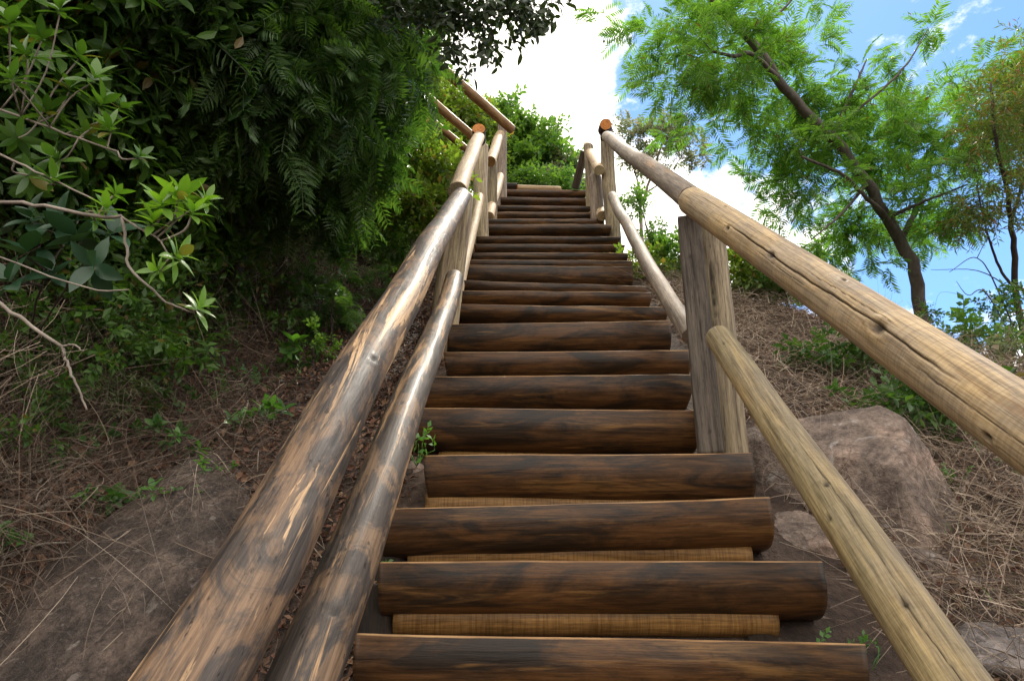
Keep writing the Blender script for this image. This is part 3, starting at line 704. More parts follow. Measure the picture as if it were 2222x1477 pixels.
def blob_points(blobs, seed=0):
    """blobs: (centre, (rx,ry,rz), count) ; clumpy cluster centres with gaps"""
    out = []; r = np.random.default_rng(seed)
    for c, rad, n in blobs:
        rad = np.asarray(rad, float)*np.ones(3)
        p = unit(r.normal(size=(n*3, 3)))*(r.uniform(0, 1, (n*3, 1))**.45)*rad + c
        q = fbm(p[:, 0]*3.2/rad.mean()+3, p[:, 1]*3.2/rad.mean(), p[:, 2]*3.2/rad.mean(), 3, seed+5)
        out.append(p[np.argsort(-q)[:int(n*2)]][::2])
    return np.concatenate(out)
def tree(name, label, cat, stems, blobs, kind, size, leafmat, barkmat, per=5, seed=0, group=None, twig_r=.006, spread=.5, droop=-.1, sag=.0, stemseg=9, twigs=True, upb=(0, 0, 1)):
    """stems: list of (ctrl points, r0, r1). clusters of leaf templates joined to the stems by twigs"""
    r = np.random.default_rng(seed)
    base = np.asarray(stems[0][0][0], float)
    root = empty(name, base, label, cat, group)
    mb = MB(); nodes = []; nrad = []
    for ctrl, r0, r1 in stems:
        pth = smooth_path(ctrl, 26); nn = len(pth)
        pth = pth + r.normal(size=pth.shape)*r0*.18*np.sin(np.linspace(0, np.pi, nn))[:, None]
        rad = np.interp(np.linspace(0, 1, nn), [0, 1], [r0, r1])
        tube(mb, pth, rad, stemseg, 0, .18)
        k = slice(nn//4, None); nodes.append(pth[k]); nrad.append(rad[k])
    nodes = np.concatenate(nodes); nrad = np.concatenate(nrad)
    pts = blob_points(blobs, seed)
    # twigs join each cluster to the nearest wood; later clusters may join earlier twigs
    order = np.argsort(np.min(np.linalg.norm(pts[:, None]-nodes[None], axis=2), axis=1)); pts = pts[order]
    dirs = np.zeros_like(pts); cur = nodes.copy(); cr = nrad.copy()
    for i, p in enumerate(pts):
        dd = np.linalg.norm(cur-p, axis=1); j = int(np.argmin(dd)); q = cur[j]; L = dd[j]
        dirs[i] = unit(p-q)
        if twigs and L > .02:
            mid = (p+q)/2 + r.normal(size=3)*L*.12 + np.array([0, 0, L*.08])
            rr_ = min(cr[j]*.6, twig_r*(1+L*1.2)); tube(mb, smooth_path([q, mid, p], 6), np.linspace(rr_, rr_*.45, 7)[:len(smooth_path([q, mid, p], 6))], 4, 0)
            cur = np.vstack([cur, mid[None], p[None]]); cr = np.concatenate([cr, [rr_*.8, rr_*.6]])
    w_ = mb.build('trunk', [barkmat], root, origin=None)
    w_.data.transform(Matrix.Translation(-Vector(base)))
    lb = MB(); n = len(pts)*per
    pp = np.repeat(pts, per, 0); dd = np.repeat(dirs, per, 0)*spread + r.normal(size=(n, 3))*.62; dd[:, 2] += droop
    pp = pp + r.normal(size=(n, 3))*size*.12
    up = np.asarray(upb)+r.normal(size=(n, 3))*.35
    scatter(lb, kind, pp, dd, up, size*r.uniform(.6, 1.25, n))
    lf = lb.build('crown', [leafmat], root, smooth=False)
    lf.data.transform(Matrix.Translation(-Vector(base)))
    return root

# ---- left side: overhanging trees on the bank
def bl(px, py, d, rad, n): return (P(px, py, d), rad, n)
def foot(px, py, d, drop=0):
    p = P(px, py, d); p[2] = float(ground_z(p[0], p[1]))-.05; return p
S_ = tree
S_('feathery_tree', 'tall shady tree with long drooping feathery fronds on the bank beside the dark handrail', 'tree',
   [([foot(535, 450, 4.6), P(540, 440, 4.6), P(548, 330, 4.5), P(535, 200, 4.3), P(560, 40, 4.0), P(600, -120, 3.8)], .055, .03),
    ([P(545, 300, 4.5), P(620, 160, 4.0), P(720, 40, 3.9), P(800, -60, 3.9)], .03, .012),
    ([P(540, 240, 4.3), P(440, 120, 3.9), P(330, 20, 3.7)], .03, .012)],
   [bl(760, 100, 4.0, (.42, .5, .5), 110), bl(850, 60, 4.4, (.26, .4, .45), 70), bl(640, 60, 3.6, (.5, .5, .45), 120), bl(700, 300, 4.3, (.40, .4, .5), 110),
    bl(560, 200, 3.5, (.4, .4, .35), 80), bl(470, 60, 3.4, (.5, .5, .4), 80), bl(800, 230, 4.6, (.26, .3, .35), 70), bl(620, 370, 4.2, (.35, .3, .2), 30), bl(720, 420, 4.4, (.12, .3, .28), 16),
    bl(430, 250, 3.6, (.35, .35, .35), 60)],
   'pinnate', .28, M['frond'], M['bark_dark'], per=5, seed=101, droop=-.55, twig_r=.005)
S_('feathery_tree', 'sunlit bright green feathery tree leaning in from the bank in front of the upper handrail', 'tree',
   [([foot(790, 400, 7.2), P(790, 330, 7.0), P(800, 120, 5.6), P(830, -40, 5.2)], .05, .02)],
   [bl(800, 90, 5.3, (.32, .5, .5), 100), bl(850, 20, 5.0, (.14, .4, .3), 40), bl(795, 240, 5.6, (.30, .4, .5), 90), bl(750, 20, 4.8, (.4, .4, .35), 70), bl(865, 150, 5.8, (.08, .3, .22), 16)],
   'pinnate', .27, M['frond_bright'], M['bark_dark'], per=4, seed=102, droop=-.4)
S_('broadleaf_tree', 'dense dark broadleaf tree filling the upper corner above the shaded bank', 'tree',
   [([foot(250, 520, 3.9), P(240, 400, 3.8), P(180, 200, 3.5), P(150, 0, 3.2), P(140, -150, 3.0)], .05, .02),
    ([P(200, 260, 3.6), P(330, 120, 3.4), P(420, 0, 3.3)], .03, .01)],
   [bl(150, 80, 3.2, (.55, .5, .4), 150), bl(360, 60, 3.3, (.45, .5, .35), 130), bl(60, 220, 3.0, (.4, .4, .35), 100), bl(280, 230, 3.4, (.4, .4, .35), 110), bl(480, 10, 3.5, (.4, .4, .3), 80),
    bl(380, 360, 4.0, (.4, .4, .3), 70)],
   'spraybroad', .22, M['leaf_dark'], M['bark_dark'], per=6, seed=103)
S_('background_tree', 'deep green tree high on the bank behind the feathery ones', 'tree',
   [([foot(400, 200, 6.5), P(420, 0, 6.2), P(430, -200, 6.0)], .09, .04)],
   [bl(150, 100, 5.6, (1.3, .7, 1.0), 170), bl(500, 80, 6.0, (1.2, .7, .9), 160), bl(700, 250, 6.6, (.8, .6, .9), 130), bl(350, 330, 5.4, (1.2, .6, .6), 140), bl(650, -150, 6, (1.4, .8, .8), 80), bl(200, -150, 5.2, (1.4, .8, .8), 80)],
   'spray', .34, M['leaf_dark'], M['bark_dark'], per=6, seed=104, twig_r=.008)
# shrubs with leaf rosettes hanging into the picture on bare stems
def rosette_shrub(name, label, stems, heads, size, seed, mat=None, kind='rosette', group=None, bark_=None):
    r = np.random.default_rng(seed); base = np.asarray(stems[0][0][0]); root = empty(name, base, label, 'shrub', group)
    mb = MB(); nodes = []
    for q_, (ctrl, r0, r1) in enumerate(stems):
        if ctrl[0][0] < -1.2 and ctrl[0][2]-float(ground_z(ctrl[0][0], ctrl[0][1])) > .08:      # root it in the bank
            g_ = on_ground(ctrl[0][0]-.12, ctrl[0][1]+.05); g_[2] -= .03; ctrl = [g_, (g_+ctrl[0])/2+np.array([-.05, 0, .04])]+list(ctrl)
        p = smooth_path(ctrl, 22); p = p + r.normal(size=p.shape)*r0*.35; tube(mb, p, np.linspace(r0, r1, len(p)), 7, 0, .2); nodes.append(p)
    nodes = np.concatenate(nodes); lb = MB()
    pos = np.array([h[0] for h in heads]); sz = np.array([h[1] for h in heads])*size
    dirs = []
    for p in pos:
        j = int(np.argmin(np.linalg.norm(nodes-p, axis=1))); q = nodes[j]; mid = (p+q)/2+r.normal(size=3)*.01
        if np.linalg.norm(p-q) > .01: tube(mb, smooth_path([q, mid, p], 6), .0028, 5)
        dirs.append(unit(unit(p-q)*.5+np.array([0, -.25, .55])+r.normal(size=3)*.25))
    scatter(lb, kind, pos, np.array(dirs), r.normal(size=(len(pos), 3)), sz)
    o = mb.build('stem', [bark_ or M['twig']], root); o.data.transform(Matrix.Translation(-Vector(base)))
    o = lb.build('foliage', [mat or M['leaf_broad']], root, smooth=True); o.data.transform(Matrix.Translation(-Vector(base)))
    return root
H = lambda px, py, d, s=1.0: (P(px, py, d), s)
rosette_shrub('rosette_shrub', 'near shrub branch with bright glossy leaf rosettes on a thin crooked pale twig', 
   [([P(-250, 430, 2.2), P(0, 440, 1.9), P(100, 445, 1.85), P(210, 468, 1.8), P(262, 470, 1.78)], .0065, .004),
    ([P(262, 470, 1.78), P(275, 540, 1.76), P(280, 580, 1.75), P(330, 630, 1.72), P(372, 660, 1.72), P(420, 678, 1.7)], .0042, .002),
    ([P(262, 470, 1.78), P(310, 500, 1.77), P(345, 520, 1.75), P(370, 560, 1.72)], .003, .002)],
   [H(350, 455, 1.78, 1.15), H(385, 435, 1.8, 1.2), H(415, 470, 1.76, .9), H(330, 490, 1.76, .9), H(440, 440, 1.82, .8), H(375, 560, 1.72, 1.0), H(350, 590, 1.70, .7), H(425, 675, 1.70, .85),
    H(230, 460, 1.8, .8), H(245, 425, 1.85, .7), H(205, 480, 1.84, .7)], .070, 201)
rosette_shrub('rosette_shrub', 'shaded shrub with dull leaf rosettes above the bare pale stems', 
   [([P(-260, 180, 2.6), P(0, 240, 2.3), P(140, 290, 2.2), P(260, 330, 2.1)], .006, .003),
    ([P(-200, 260, 2.4), P(0, 335, 2.1), P(100, 385, 2.0), P(220, 440, 1.95)], .005, .0025)],
   [H(90, 90, 2.3, 1.0), H(170, 130, 2.3), H(200, 180, 2.25, 1.1), H(215, 235, 2.2, 1.1), H(150, 200, 2.3), H(60, 130, 2.2), H(240, 290, 2.15), H(180, 300, 2.2, 1.1), H(300, 345, 2.05, .65), H(110, 400, 2.0, .9),
    H(60, 380, 2.1), H(130, 350, 2.15), H(40, 300, 2.2), H(100, 250, 2.25), H(260, 240, 2.3, .8), H(30, 180, 2.1, 1.1), H(20, 60, 2.1, 1.1), H(130, 30, 2.3)], .080, 202, M['leaf_mid'])
rosette_shrub('bare_twig', 'long forked bare pale twig reaching down over the leaf litter', 
   [([P(-160, 590, 1.75), P(0, 662, 1.6), P(70, 708, 1.55), P(135, 752, 1.5)], .005, .0038), ([P(135, 752, 1.5), P(150, 800, 1.48), P(190, 890, 1.46)], .0036, .002),
    ([P(135, 752, 1.5), P(160, 748, 1.49), P(180, 762, 1.48)], .0028, .0012), ([P(-150, 520, 2.0), P(0, 557, 1.85), P(110, 600, 1.75), P(210, 630, 1.7), P(278, 628, 1.68)], .0032, .0018)],
   [H(135, 752, 1.5, .03)], .05, 203)
rosette_shrub('vine', 'low trailing vine with broad blueish leaves in the shade on the bank', 
   [([G(60, 760), P(80, 650, 2.2), P(120, 560, 2.2), P(170, 480, 2.3)], .004, .002), ([G(60, 760), P(160, 600, 2.2), P(230, 520, 2.2)], .003, .002)],
   [H(70, 485, 2.2), H(140, 490, 2.15), H(175, 525, 2.1, 1.2), H(210, 580, 2.05, 1.1), H(60, 560, 2.1), H(120, 600, 2.1), H(240, 515, 2.15, .9), H(30, 620, 2.0)], .11, 204, M['leaf_big'], 'herb', None, M['bark_dark'])
# under-storey shrubs on the bank wall
spots = [(120, 780, 'bushy dark green seedling thicket below the forked bare twig', .5, .13, 'leaf_dark', 'spray'), (230, 700, 'leafy shrub in shade behind the hanging dry stems', .45, .13, 'midgreen', 'spray'), (60, 520, 'dark shrub at the foot of the shaded corner tree', .6, .16, 'leaf_dark', 'spraybroad'),
         (400, 470, 'dark shrub behind the bright leaf rosettes', .5, .16, 'leaf_dark', 'spraybroad'), (560, 500, 'shrub around the foot of the slim dark trunk', .45, .14, 'leaf_dark', 'spray'), (700, 480, 'green shrub in the hollow under the feathery fronds', .5, .14, 'frond', 'spray'),
         (790, 520, 'feathery fern bush just left of the varnished handrail', .4, .17, 'frond', 'fern'), (660, 640, 'small green bush halfway down the shaded bank', .33, .12, 'frond', 'spray'), (860, 470, 'light green bush against the upper half of the varnished rail', .4, .13, 'midgreen', 'spray'),
         (540, 700, 'sparse green shrub amid dry hanging stems', .3, .11, 'leaf_dark', 'spray'), (720, 700, 'fern clump among brown leaves beside the varnished rail', .25, .13, 'frond', 'fern'), (300, 560, 'dark shrub in the shadow below the leaf rosettes', .5, .15, 'leaf_dark', 'spray'),
         (30, 830, 'dull scrub at the very photo edge above the dead sticks', .35, .10, 'leaf_dark', 'spray'), (330, 790, 'thin scrub between the forked bare twig and the seedlings', .28, .09, 'midgreen', 'spray'), (450, 760, 'small leafy scrub in the middle of the dry stems', .22, .09, 'leaf_dark', 'spray'), (830, 610, 'low fern tuft touching the varnished rail', .2, .12, 'frond', 'fern'),
         (80, 700, 'dense shaded scrub left of the hanging forked twig', .4, .09, 'leaf_dark', 'spray'), (250, 830, 'dark scrub between hanging stems above the litter seedlings', .3, .08, 'leaf_dark', 'spray'), (420, 660, 'sparse dark scrub right of the lowest bright leaf rosette', .35, .09, 'leaf_dark', 'spray'),
         (520, 620, 'brown and green scrub below the dark trunk, left of the fern tufts', .3, .09, 'brownish', 'spray'), (680, 760, 'little scrub on the path edge beside the varnished rail', .18, .07, 'midgreen', 'spray'), (20, 950, 'dark scrub at the photo edge above the fallen stick', .25, .08, 'leaf_dark', 'spray'), (850, 560, 'leafy scrub beside the varnished rail below the light green bush', .3, .11, 'midgreen', 'spray'),
         (600, 580, 'browning scrub under the root of the slim dark trunk', .35, .09, 'dusty', 'narrow'), (760, 620, 'browning scrub behind the varnished rail', .28, .09, 'dusty', 'narrow'), (160, 880, 'half-dead scrub above the crooked dead branch', .25, .08, 'dusty', 'narrow')]
for i, (px, py, lab, rad, sz, mt, kd) in enumerate(spots):
    b_ = G(px, py+40); nrm = gnormal(b_[0], b_[1]); c = b_ + nrm*rad*.5 + np.array([0, 0, rad*.25])
    tree('bank_shrub', lab, 'shrub', [([b_, (b_+c)/2, c], .012, .005)], [(c, (rad, rad*.7, rad*.7), int((26 if py > 600 else 50)*rad/.4))], kd, sz, M[mt], M['bark_dark'], per=5, seed=300+i, group='shrubs on the shaded bank', twig_r=.003)
# yellow-green bushes by the upper rail
S_('sunlit_bush', 'yellow-green sunlit bush beside the upper left posts', 'shrub', [([foot(940, 470, 6.6), P(930, 400, 6.6), P(925, 330, 6.6)], .03, .01), ([foot(900, 480, 6.4), P(900, 420, 6.4)], .02, .01)],
   [bl(935, 390, 6.6, (.30, .35, .40), 90), bl(975, 350, 10.8, (.3, .3, .35), 60), bl(900, 450, 6.2, (.3, .3, .25), 60), bl(930, 300, 10.8, (.4, .3, .4), 60)], 'spray', .16, M['yellowgreen'], M['twig'], per=5, seed=401, twig_r=.004)
S_('sunlit_bush', 'bright bush seen between the upper handrail logs', 'shrub', [([foot(1000, 400, 12.5), P(1000, 300, 12.5), P(990, 240, 12.5)], .04, .01)],
   [bl(1010, 260, 12.5, (.5, .4, .45), 120), bl(960, 230, 12, (.4, .4, .4), 90), bl(1050, 300, 12.5, (.35, .4, .35), 80), bl(1000, 340, 12, (.6, .4, .35), 110), bl(900, 200, 11, (.6, .4, .6), 120)], 'spray', .24, M['yellowgreen'], M['twig'], per=5, seed=402, twig_r=.006)
S_('hilltop_tree', 'round green tree standing behind the top step', 'tree', [([foot(1160, 420, 14.5), P(1160, 400, 14.5), P(1150, 330, 14.5), P(1130, 270, 14.5)], .07, .02), ([P(1155, 380, 14.5), P(1190, 320, 14.5)], .03, .01)],
   [bl(1130, 290, 14.2, (.42, .5, .32), 60), bl(1170, 350, 14.2, (.5, .5, .34), 80), bl(1115, 360, 13.8, (.4, .4, .35), 60), bl(1105, 248, 14.6, (.28, .4, .22), 26), bl(1190, 300, 14.6, (.16, .3, .42), 24), bl(1215, 370, 14.2, (.3, .4, .3), 34), bl(1120, 400, 13.6, (.4, .4, .25), 40)], 'spray', .30, M['midgreen'], M['bark'], per=5, seed=403, twig_r=.006)
S_('hilltop_bush', 'paler loose bush to the right of the round tree above the top step', 'shrub', [([foot(1225, 430, 14), P(1225, 370, 14), P(1222, 330, 14)], .03, .01)],
   [bl(1222, 370, 14, (.3, .35, .35), 90), bl(1200, 400, 13.4, (.4, .4, .2), 60), bl(1240, 395, 14, (.25, .3, .25), 50)], 'spray', .18, M['dusty'], M['twig'], per=4, seed=404)
S_('green_bush', 'low green bushes at the foot of the round hilltop tree', 'shrub', [([foot(1150, 430, 12.6), P(1150, 410, 12.6)], .02, .01)],
   [bl(1150, 400, 12.4, (.5, .3, .2), 80), bl(1220, 405, 12.6, (.4, .3, .2), 60)], 'spray', .2, M['midgreen'], M['twig'], per=4, seed=405)
# overhead twigs, top centre
S_('overhanging_branch', 'dark leafy twigs hanging from overhead against the white cloud', 'branch',
   [([P(820, -160, 3.6), P(960, -80, 3.5), P(1080, -40, 3.4), P(1190, -10, 3.3)], .012, .003), ([P(930, -90, 3.5), P(950, 10, 3.5), P(990, 90, 3.5)], .006, .002), ([P(1040, -60, 3.4), P(1060, 20, 3.4), P(1075, 110, 3.4)], .005, .0015)],
   [bl(960, 5, 3.5, (.16, .2, .14), 34), bl(1090, 0, 3.4, (.2, .2, .10), 40), bl(1170, 15, 3.3, (.10, .1, .10), 22), bl(1010, 55, 3.5, (.14, .15, .10), 24), bl(1060, 95, 3.4, (.06, .1, .07), 8), bl(985, 110, 3.5, (.04, .1, .06), 5), bl(900, -20, 3.5, (.2, .2, .15), 40)],
   'spraybroad', .12, M['silhouette'], M['bark_dark'], per=2, seed=406, droop=-.7, twig_r=.0018)

# ---- right side: mimosa tree
S_('mimosa_tree', 'large feathery-leaved tree leaning over the boulder side of the stairs against blue sky', 'tree',
   [([foot(2018, 760, 5.6)-np.array([0, 0, .3]), P(2010, 730, 5.6), P(1990, 620, 5.6), P(1968, 545, 5.6), P(1905, 440, 5.5), P(1850, 350, 5.4), P(1770, 262, 5.3), P(1700, 190, 5.2), P(1655, 120, 5.1), P(1570, 30, 5.0), P(1490, -60, 4.9)], .056, .026),
    ([P(1690, 170, 5.15), P(1630, 118, 5.0), P(1590, 122, 4.9), P(1545, 112, 4.8)], .020, .009),
    ([P(1968, 550, 5.6), P(1930, 480, 5.5), P(1870, 420, 5.3), P(1830, 380, 5.2), P(1740, 340, 5.0)], .022, .010),
    ([P(1955, 520, 5.6), P(1985, 460, 5.7), P(2010, 400, 5.8), P(2030, 300, 5.9)], .028, .010),
    ([P(1800, 300, 5.3), P(1850, 200, 5.3), P(1880, 130, 5.4)], .018, .006), ([P(1930, 470, 5.5), P(2000, 440, 5.3), P(2100, 400, 5.2)], .018, .006),
    ([P(1620, 80, 5.0), P(1700, 20, 5.0), P(1760, -60, 5.0)], .012, .005), ([P(1880, 400, 5.4), P(1820, 470, 5.2), P(1760, 520, 5.1)], .014, .005), ([P(1800, 290, 5.3), P(1950, 160, 5.3), P(2010, 70, 5.4)], .012, .004)],
   [bl(1560, 110, 4.88, (0.51, 0.48, 0.29), 33), bl(1470, 120, 5.43, (0.34, 0.36, 0.27), 16), bl(1520, 20, 5.53, (0.55, 0.48, 0.28), 28), bl(1680, 90, 5.43, (0.44, 0.48, 0.31), 27), bl(1490, 200, 5.08, (0.20, 0.24, 0.11), 4),
    bl(1720, 230, 5.83, (0.49, 0.48, 0.27), 30), bl(1860, 250, 5.63, (0.51, 0.48, 0.22), 32), bl(1620, 190, 5.53, (0.49, 0.36, 0.16), 19), bl(1750, 370, 5.38, (0.41, 0.48, 0.29), 24), bl(1700, 450, 5.33, (0.22, 0.36, 0.18), 6), bl(1900, 360, 5.93, (0.51, 0.48, 0.28), 31),
    bl(1830, 480, 5.83, (0.37, 0.36, 0.27), 19), bl(2010, 440, 5.38, (0.51, 0.48, 0.27), 28), bl(2080, 240, 6.23, (0.34, 0.36, 0.25), 19), bl(2150, 330, 6.23, (0.41, 0.36, 0.34), 23), bl(1960, 130, 5.73, (0.12, 0.12, 0.18), 4), bl(1850, 580, 5.58, (0.27, 0.36, 0.18), 10), bl(1640, 320, 5.63, (0.27, 0.36, 0.16), 7),
    bl(2010, 70, 5.73, (0.09, 0.12, 0.10), 4), bl(1770, 20, 5.73, (0.24, 0.24, 0.13), 5), bl(1360, 10, 4.88, (0.37, 0.36, 0.11), 4), bl(1500, 270, 5.23, (0.24, 0.24, 0.09), 4), bl(1960, 230, 5.98, (.5, .4, .16), 25), bl(1720, 330, 5.68, (.45, .4, .2), 25), bl(2040, 330, 5.73, (.35, .3, .2), 21), bl(2170, 170, 5.7, (.30, .3, .22), 23), bl(2215, 250, 5.7, (.30, .3, .22), 20), bl(1980, 500, 6.18, (.4, .3, .2), 19), bl(1760, 560, 5.78, (.3, .3, .16), 12)],
   'bipinnate', .21, M['mimosa'], M['bark'], per=6, seed=501, droop=-.05, spread=.8, twig_r=.0035, stemseg=14)
S_('browning_tree', 'thin twiggy tree with browning leaves at the far edge beside the feathery tree', 'tree',
   [([foot(2215, 760, 5.2)-np.array([0, 0, .2]), P(2215, 700, 5.2), P(2200, 560, 5.1), P(2190, 450, 5.0), P(2160, 300, 4.9), P(2150, 180, 4.9)], .03, .008),
    ([P(2222, 630, 5.2), P(2180, 600, 5.1), P(2140, 500, 5.0), P(2120, 400, 5.0)], .014, .004), ([P(2195, 480, 5.0), P(2222, 380, 5.0), P(2240, 250, 5.0)], .014, .004)],
   [bl(2150, 260, 4.9, (.22, .3, .3), 60), bl(2200, 180, 5.0, (.2, .3, .25), 45), bl(2190, 400, 4.9, (.2, .3, .35), 60), bl(2110, 450, 5.0, (.16, .2, .2), 26), bl(2250, 300, 5.0, (.3, .3, .6), 80), bl(2215, 100, 5.0, (.06, .2, .1), 8)],
   'narrow', .14, M['brownish'], M['bark_dark'], per=3, seed=502, twig_r=.003, droop=-.3)
S_('bare_bush', 'almost leafless arching twigs below the browning tree', 'shrub',
   [([foot(2222, 760, 4.6), P(2170, 640, 4.6), P(2120, 560, 4.6), P(2060, 590, 4.6)], .006, .002), ([foot(2222, 760, 4.6), P(2150, 650, 4.5), P(2100, 640, 4.5), P(2075, 610, 4.5)], .005, .0015),
    ([foot(2060, 740, 4.6), P(2090, 640, 4.6)], .004, .002), ([P(2222, 650, 4.6), P(2130, 590, 4.6), P(2020, 585, 4.6)], .005, .0015), ([P(2120, 560, 4.6), P(2150, 500, 4.6)], .003, .001)],
   [bl(2160, 660, 4.5, (.12, .1, .07), 16), bl(2200, 640, 4.5, (.08, .1, .06), 14), bl(2020, 680, 4.9, (.06, .1, .12), 9), bl(2190, 700, 4.5, (.12, .1, .06), 8)],
   'spray', .075, M['leaf_dark'], M['bark_dark'], per=3, seed=503, twig_r=.0015)
S_('distant_tree', 'slim pale tree with dusty flowering crown far behind the grey handrail', 'tree',
   [([foot(1395, 560, 11), P(1392, 500, 11), P(1398, 430, 11), P(1425, 350, 11), P(1440, 300, 11)], .035, .012), ([P(1396, 440, 11), P(1380, 380, 11), P(1370, 320, 11)], .02, .007), ([P(1400, 420, 11), P(1440, 390, 11), P(1480, 340, 11)], .015, .006)],
   [bl(1375, 290, 11, (.34, .3, .26), 34), bl(1450, 285, 11, (.40, .3, .30), 50), bl(1500, 325, 11, (.34, .3, .30), 36), bl(1420, 340, 11, (.36, .3, .24), 28), bl(1370, 340, 11, (.14, .2, .2), 18)], 'spray', .15, M['dusty'], M['twig'], per=4, seed=504, twig_r=.005)
S_('sapling', 'thin green sapling under the dusty crown tree beyond the grey handrail', 'tree', [([foot(1420, 620, 8), P(1415, 560, 8), P(1400, 480, 8), P(1385, 440, 8)], .015, .005), ([P(1412, 540, 8), P(1440, 490, 8)], .008, .003)],
   [bl(1375, 440, 8, (.14, .2, .14), 26), bl(1420, 520, 8, (.16, .2, .18), 40), bl(1450, 590, 8, (.2, .2, .16), 50), bl(1400, 600, 7.6, (.14, .2, .2), 40)], 'spray', .12, M['midgreen'], M['twig'], per=3, seed=505)
for i, (px, py, d, rad, n_, mt, lab) in enumerate([(1620, 600, 5.4, (.32, .3, .12), 90, 'yellowgreen', 'bright green low bush on the crest just behind the tall dark-faced post'), (1400, 640, 6.2, (.3, .3, .3), 90, 'yellowgreen', 'leafy bush between the steps and the lower grey rail'),
      (1465, 560, 6.4, (.22, .3, .2), 60, 'midgreen', 'small bush behind the lower grey rail'), (1700, 620, 5.2, (.25, .3, .10), 50, 'midgreen', 'low bush on the crest under the tan handrail'), (1880, 600, 7.5, (.5, .4, .3), 90, 'leaf_dark', 'dark bush behind the leaning trunk'),
      (1700, 550, 8.0, (.5, .4, .3), 90, 'dusty', 'grey-green bush beyond the crest in a gap of the feathery tree'),
      (2120, 735, 4.4, (.26, .3, .12), 34, 'midgreen', 'green bush on the crest behind the tan handrail at the photo edge'), (2180, 790, 4.1, (.3, .3, .12), 40, 'dusty', 'dull scrub on the crest behind the tan handrail'), (2060, 850, 3.4, (.30, .2, .12), 36, 'leaf_dark', 'dark scrub just under the tan handrail'),
      (1840, 770, 3.9, (.38, .25, .08), 45, 'frond', 'dark green creeping plant on the straw bank above the boulder'), (1990, 880, 3.2, (.25, .2, .12), 26, 'frond', 'dark green weed patch at the side of the boulder'), (2190, 960, 2.4, (.10, .1, .15), 8, 'dusty', 'tall weeds beneath the thick tan handrail')]):
    c = P(px, py, d); b_ = np.array([c[0], c[1], min(float(ground_z(c[0], c[1])), c[2]-.02)]); c[2] = max(min(c[2], b_[2]+1.2), b_[2]+rad[2]*.5)
    tree('crest_bush', lab, 'shrub', [([b_, (b_+c)/2+np.array([.01, 0, 0]), c], .01, .004)], [(c, rad, n_)], 'spray', .13 if d > 3 else .09, M[mt], M['twig'], per=4, seed=600+i, group='bushes on the boulder side bank', twig_r=.003)

# ------------------------------------------------------------------ seedlings on the ground
for i, (px, py, s, kd, lab) in enumerate([(560, 925, .10, 'herb', 'leafy seedling below the feathery hollow, highest of the litter seedlings'), (330, 960, .08, 'herb', 'seedling cluster in the middle of the leaf litter'), (390, 985, .07, 'herb', 'low seedling just above the tiny bright one'),
      (225, 1110, .07, 'herb', 'pale green seedling beside the crooked dead branch'), (358, 1105, .06, 'herb', 'tiny bright seedling alone on bare litter'), (900, 985, .09, 'spray', 'bright green nettle tuft between the lower rail and the steps'), (470, 1215, .05, 'herb', 'dull seedling on the edge of the rock slab'),
      (460, 1030, .05, 'herb', 'small two-leaf seedling on the footworn soil'), (600, 840, .10, 'spray', 'green herb clump next to the varnished top rail'), (520, 850, .10, 'spray', 'green herb clump under the dry hanging stems'), (200, 960, .08, 'herb', 'shaded seedling near the hanging roots'), (10, 1195, .07, 'herb', 'seedling at the photo edge by the fallen branch'),
      (805, 1260, .05, 'spray', 'weed poking out beside the lowest step ends'), (1880, 1440, .06, 'spray', 'weed under the greenish lower rail'), (1860, 880, .08, 'herb', 'weed sprig on the straw above the boulder'), (2060, 1060, .06, 'spray', 'grassy weed at the right shoulder of the boulder'),
      (640, 800, .09, 'herb', 'seedling nearest the varnished rail on the litter path'), (440, 880, .09, 'spray', 'leafy herb at the foot of the hanging dead vines'), (300, 900, .09, 'spray', 'leafy herb under the thin scrub on the shaded bank'), (120, 1000, .07, 'spray', 'weed beside the upright dead stick'), (700, 720, .10, 'spray', 'leafy herb at the top of the litter path by the rail')]):
    b_ = G(px, py+8) if px != 900 else P(905, 1000, 2.62)
    r = np.random.default_rng(700+i); nn = 7; base = b_
    root = empty('seedling', base, lab, 'plant', 'seedlings on the ground')
    lb = MB(); pos = base + r.normal(size=(nn, 3))*[s*.8, s*.8, 0] + np.array([0, 0, 1])*r.uniform(.2, 1.1, (nn, 1))*s
    scatter(lb, kd, pos, np.array([0, -.2, .8])+r.normal(size=(nn, 3))*.5, r.normal(size=(nn, 3)), s*r.uniform(.6, 1.0, nn))
    o = lb.build('foliage', [M['herb']], root); o.data.transform(Matrix.Translation(-Vector(base)))
    mb = MB()
    for p in pos: tube(mb, smooth_path([base-np.array([0, 0, .02]), (base+p)/2+r.normal(size=3)*.005, p], 5), .0015, 4)
    o = mb.build('stem', [M['herb']], root); o.data.transform(Matrix.Translation(-Vector(base)))

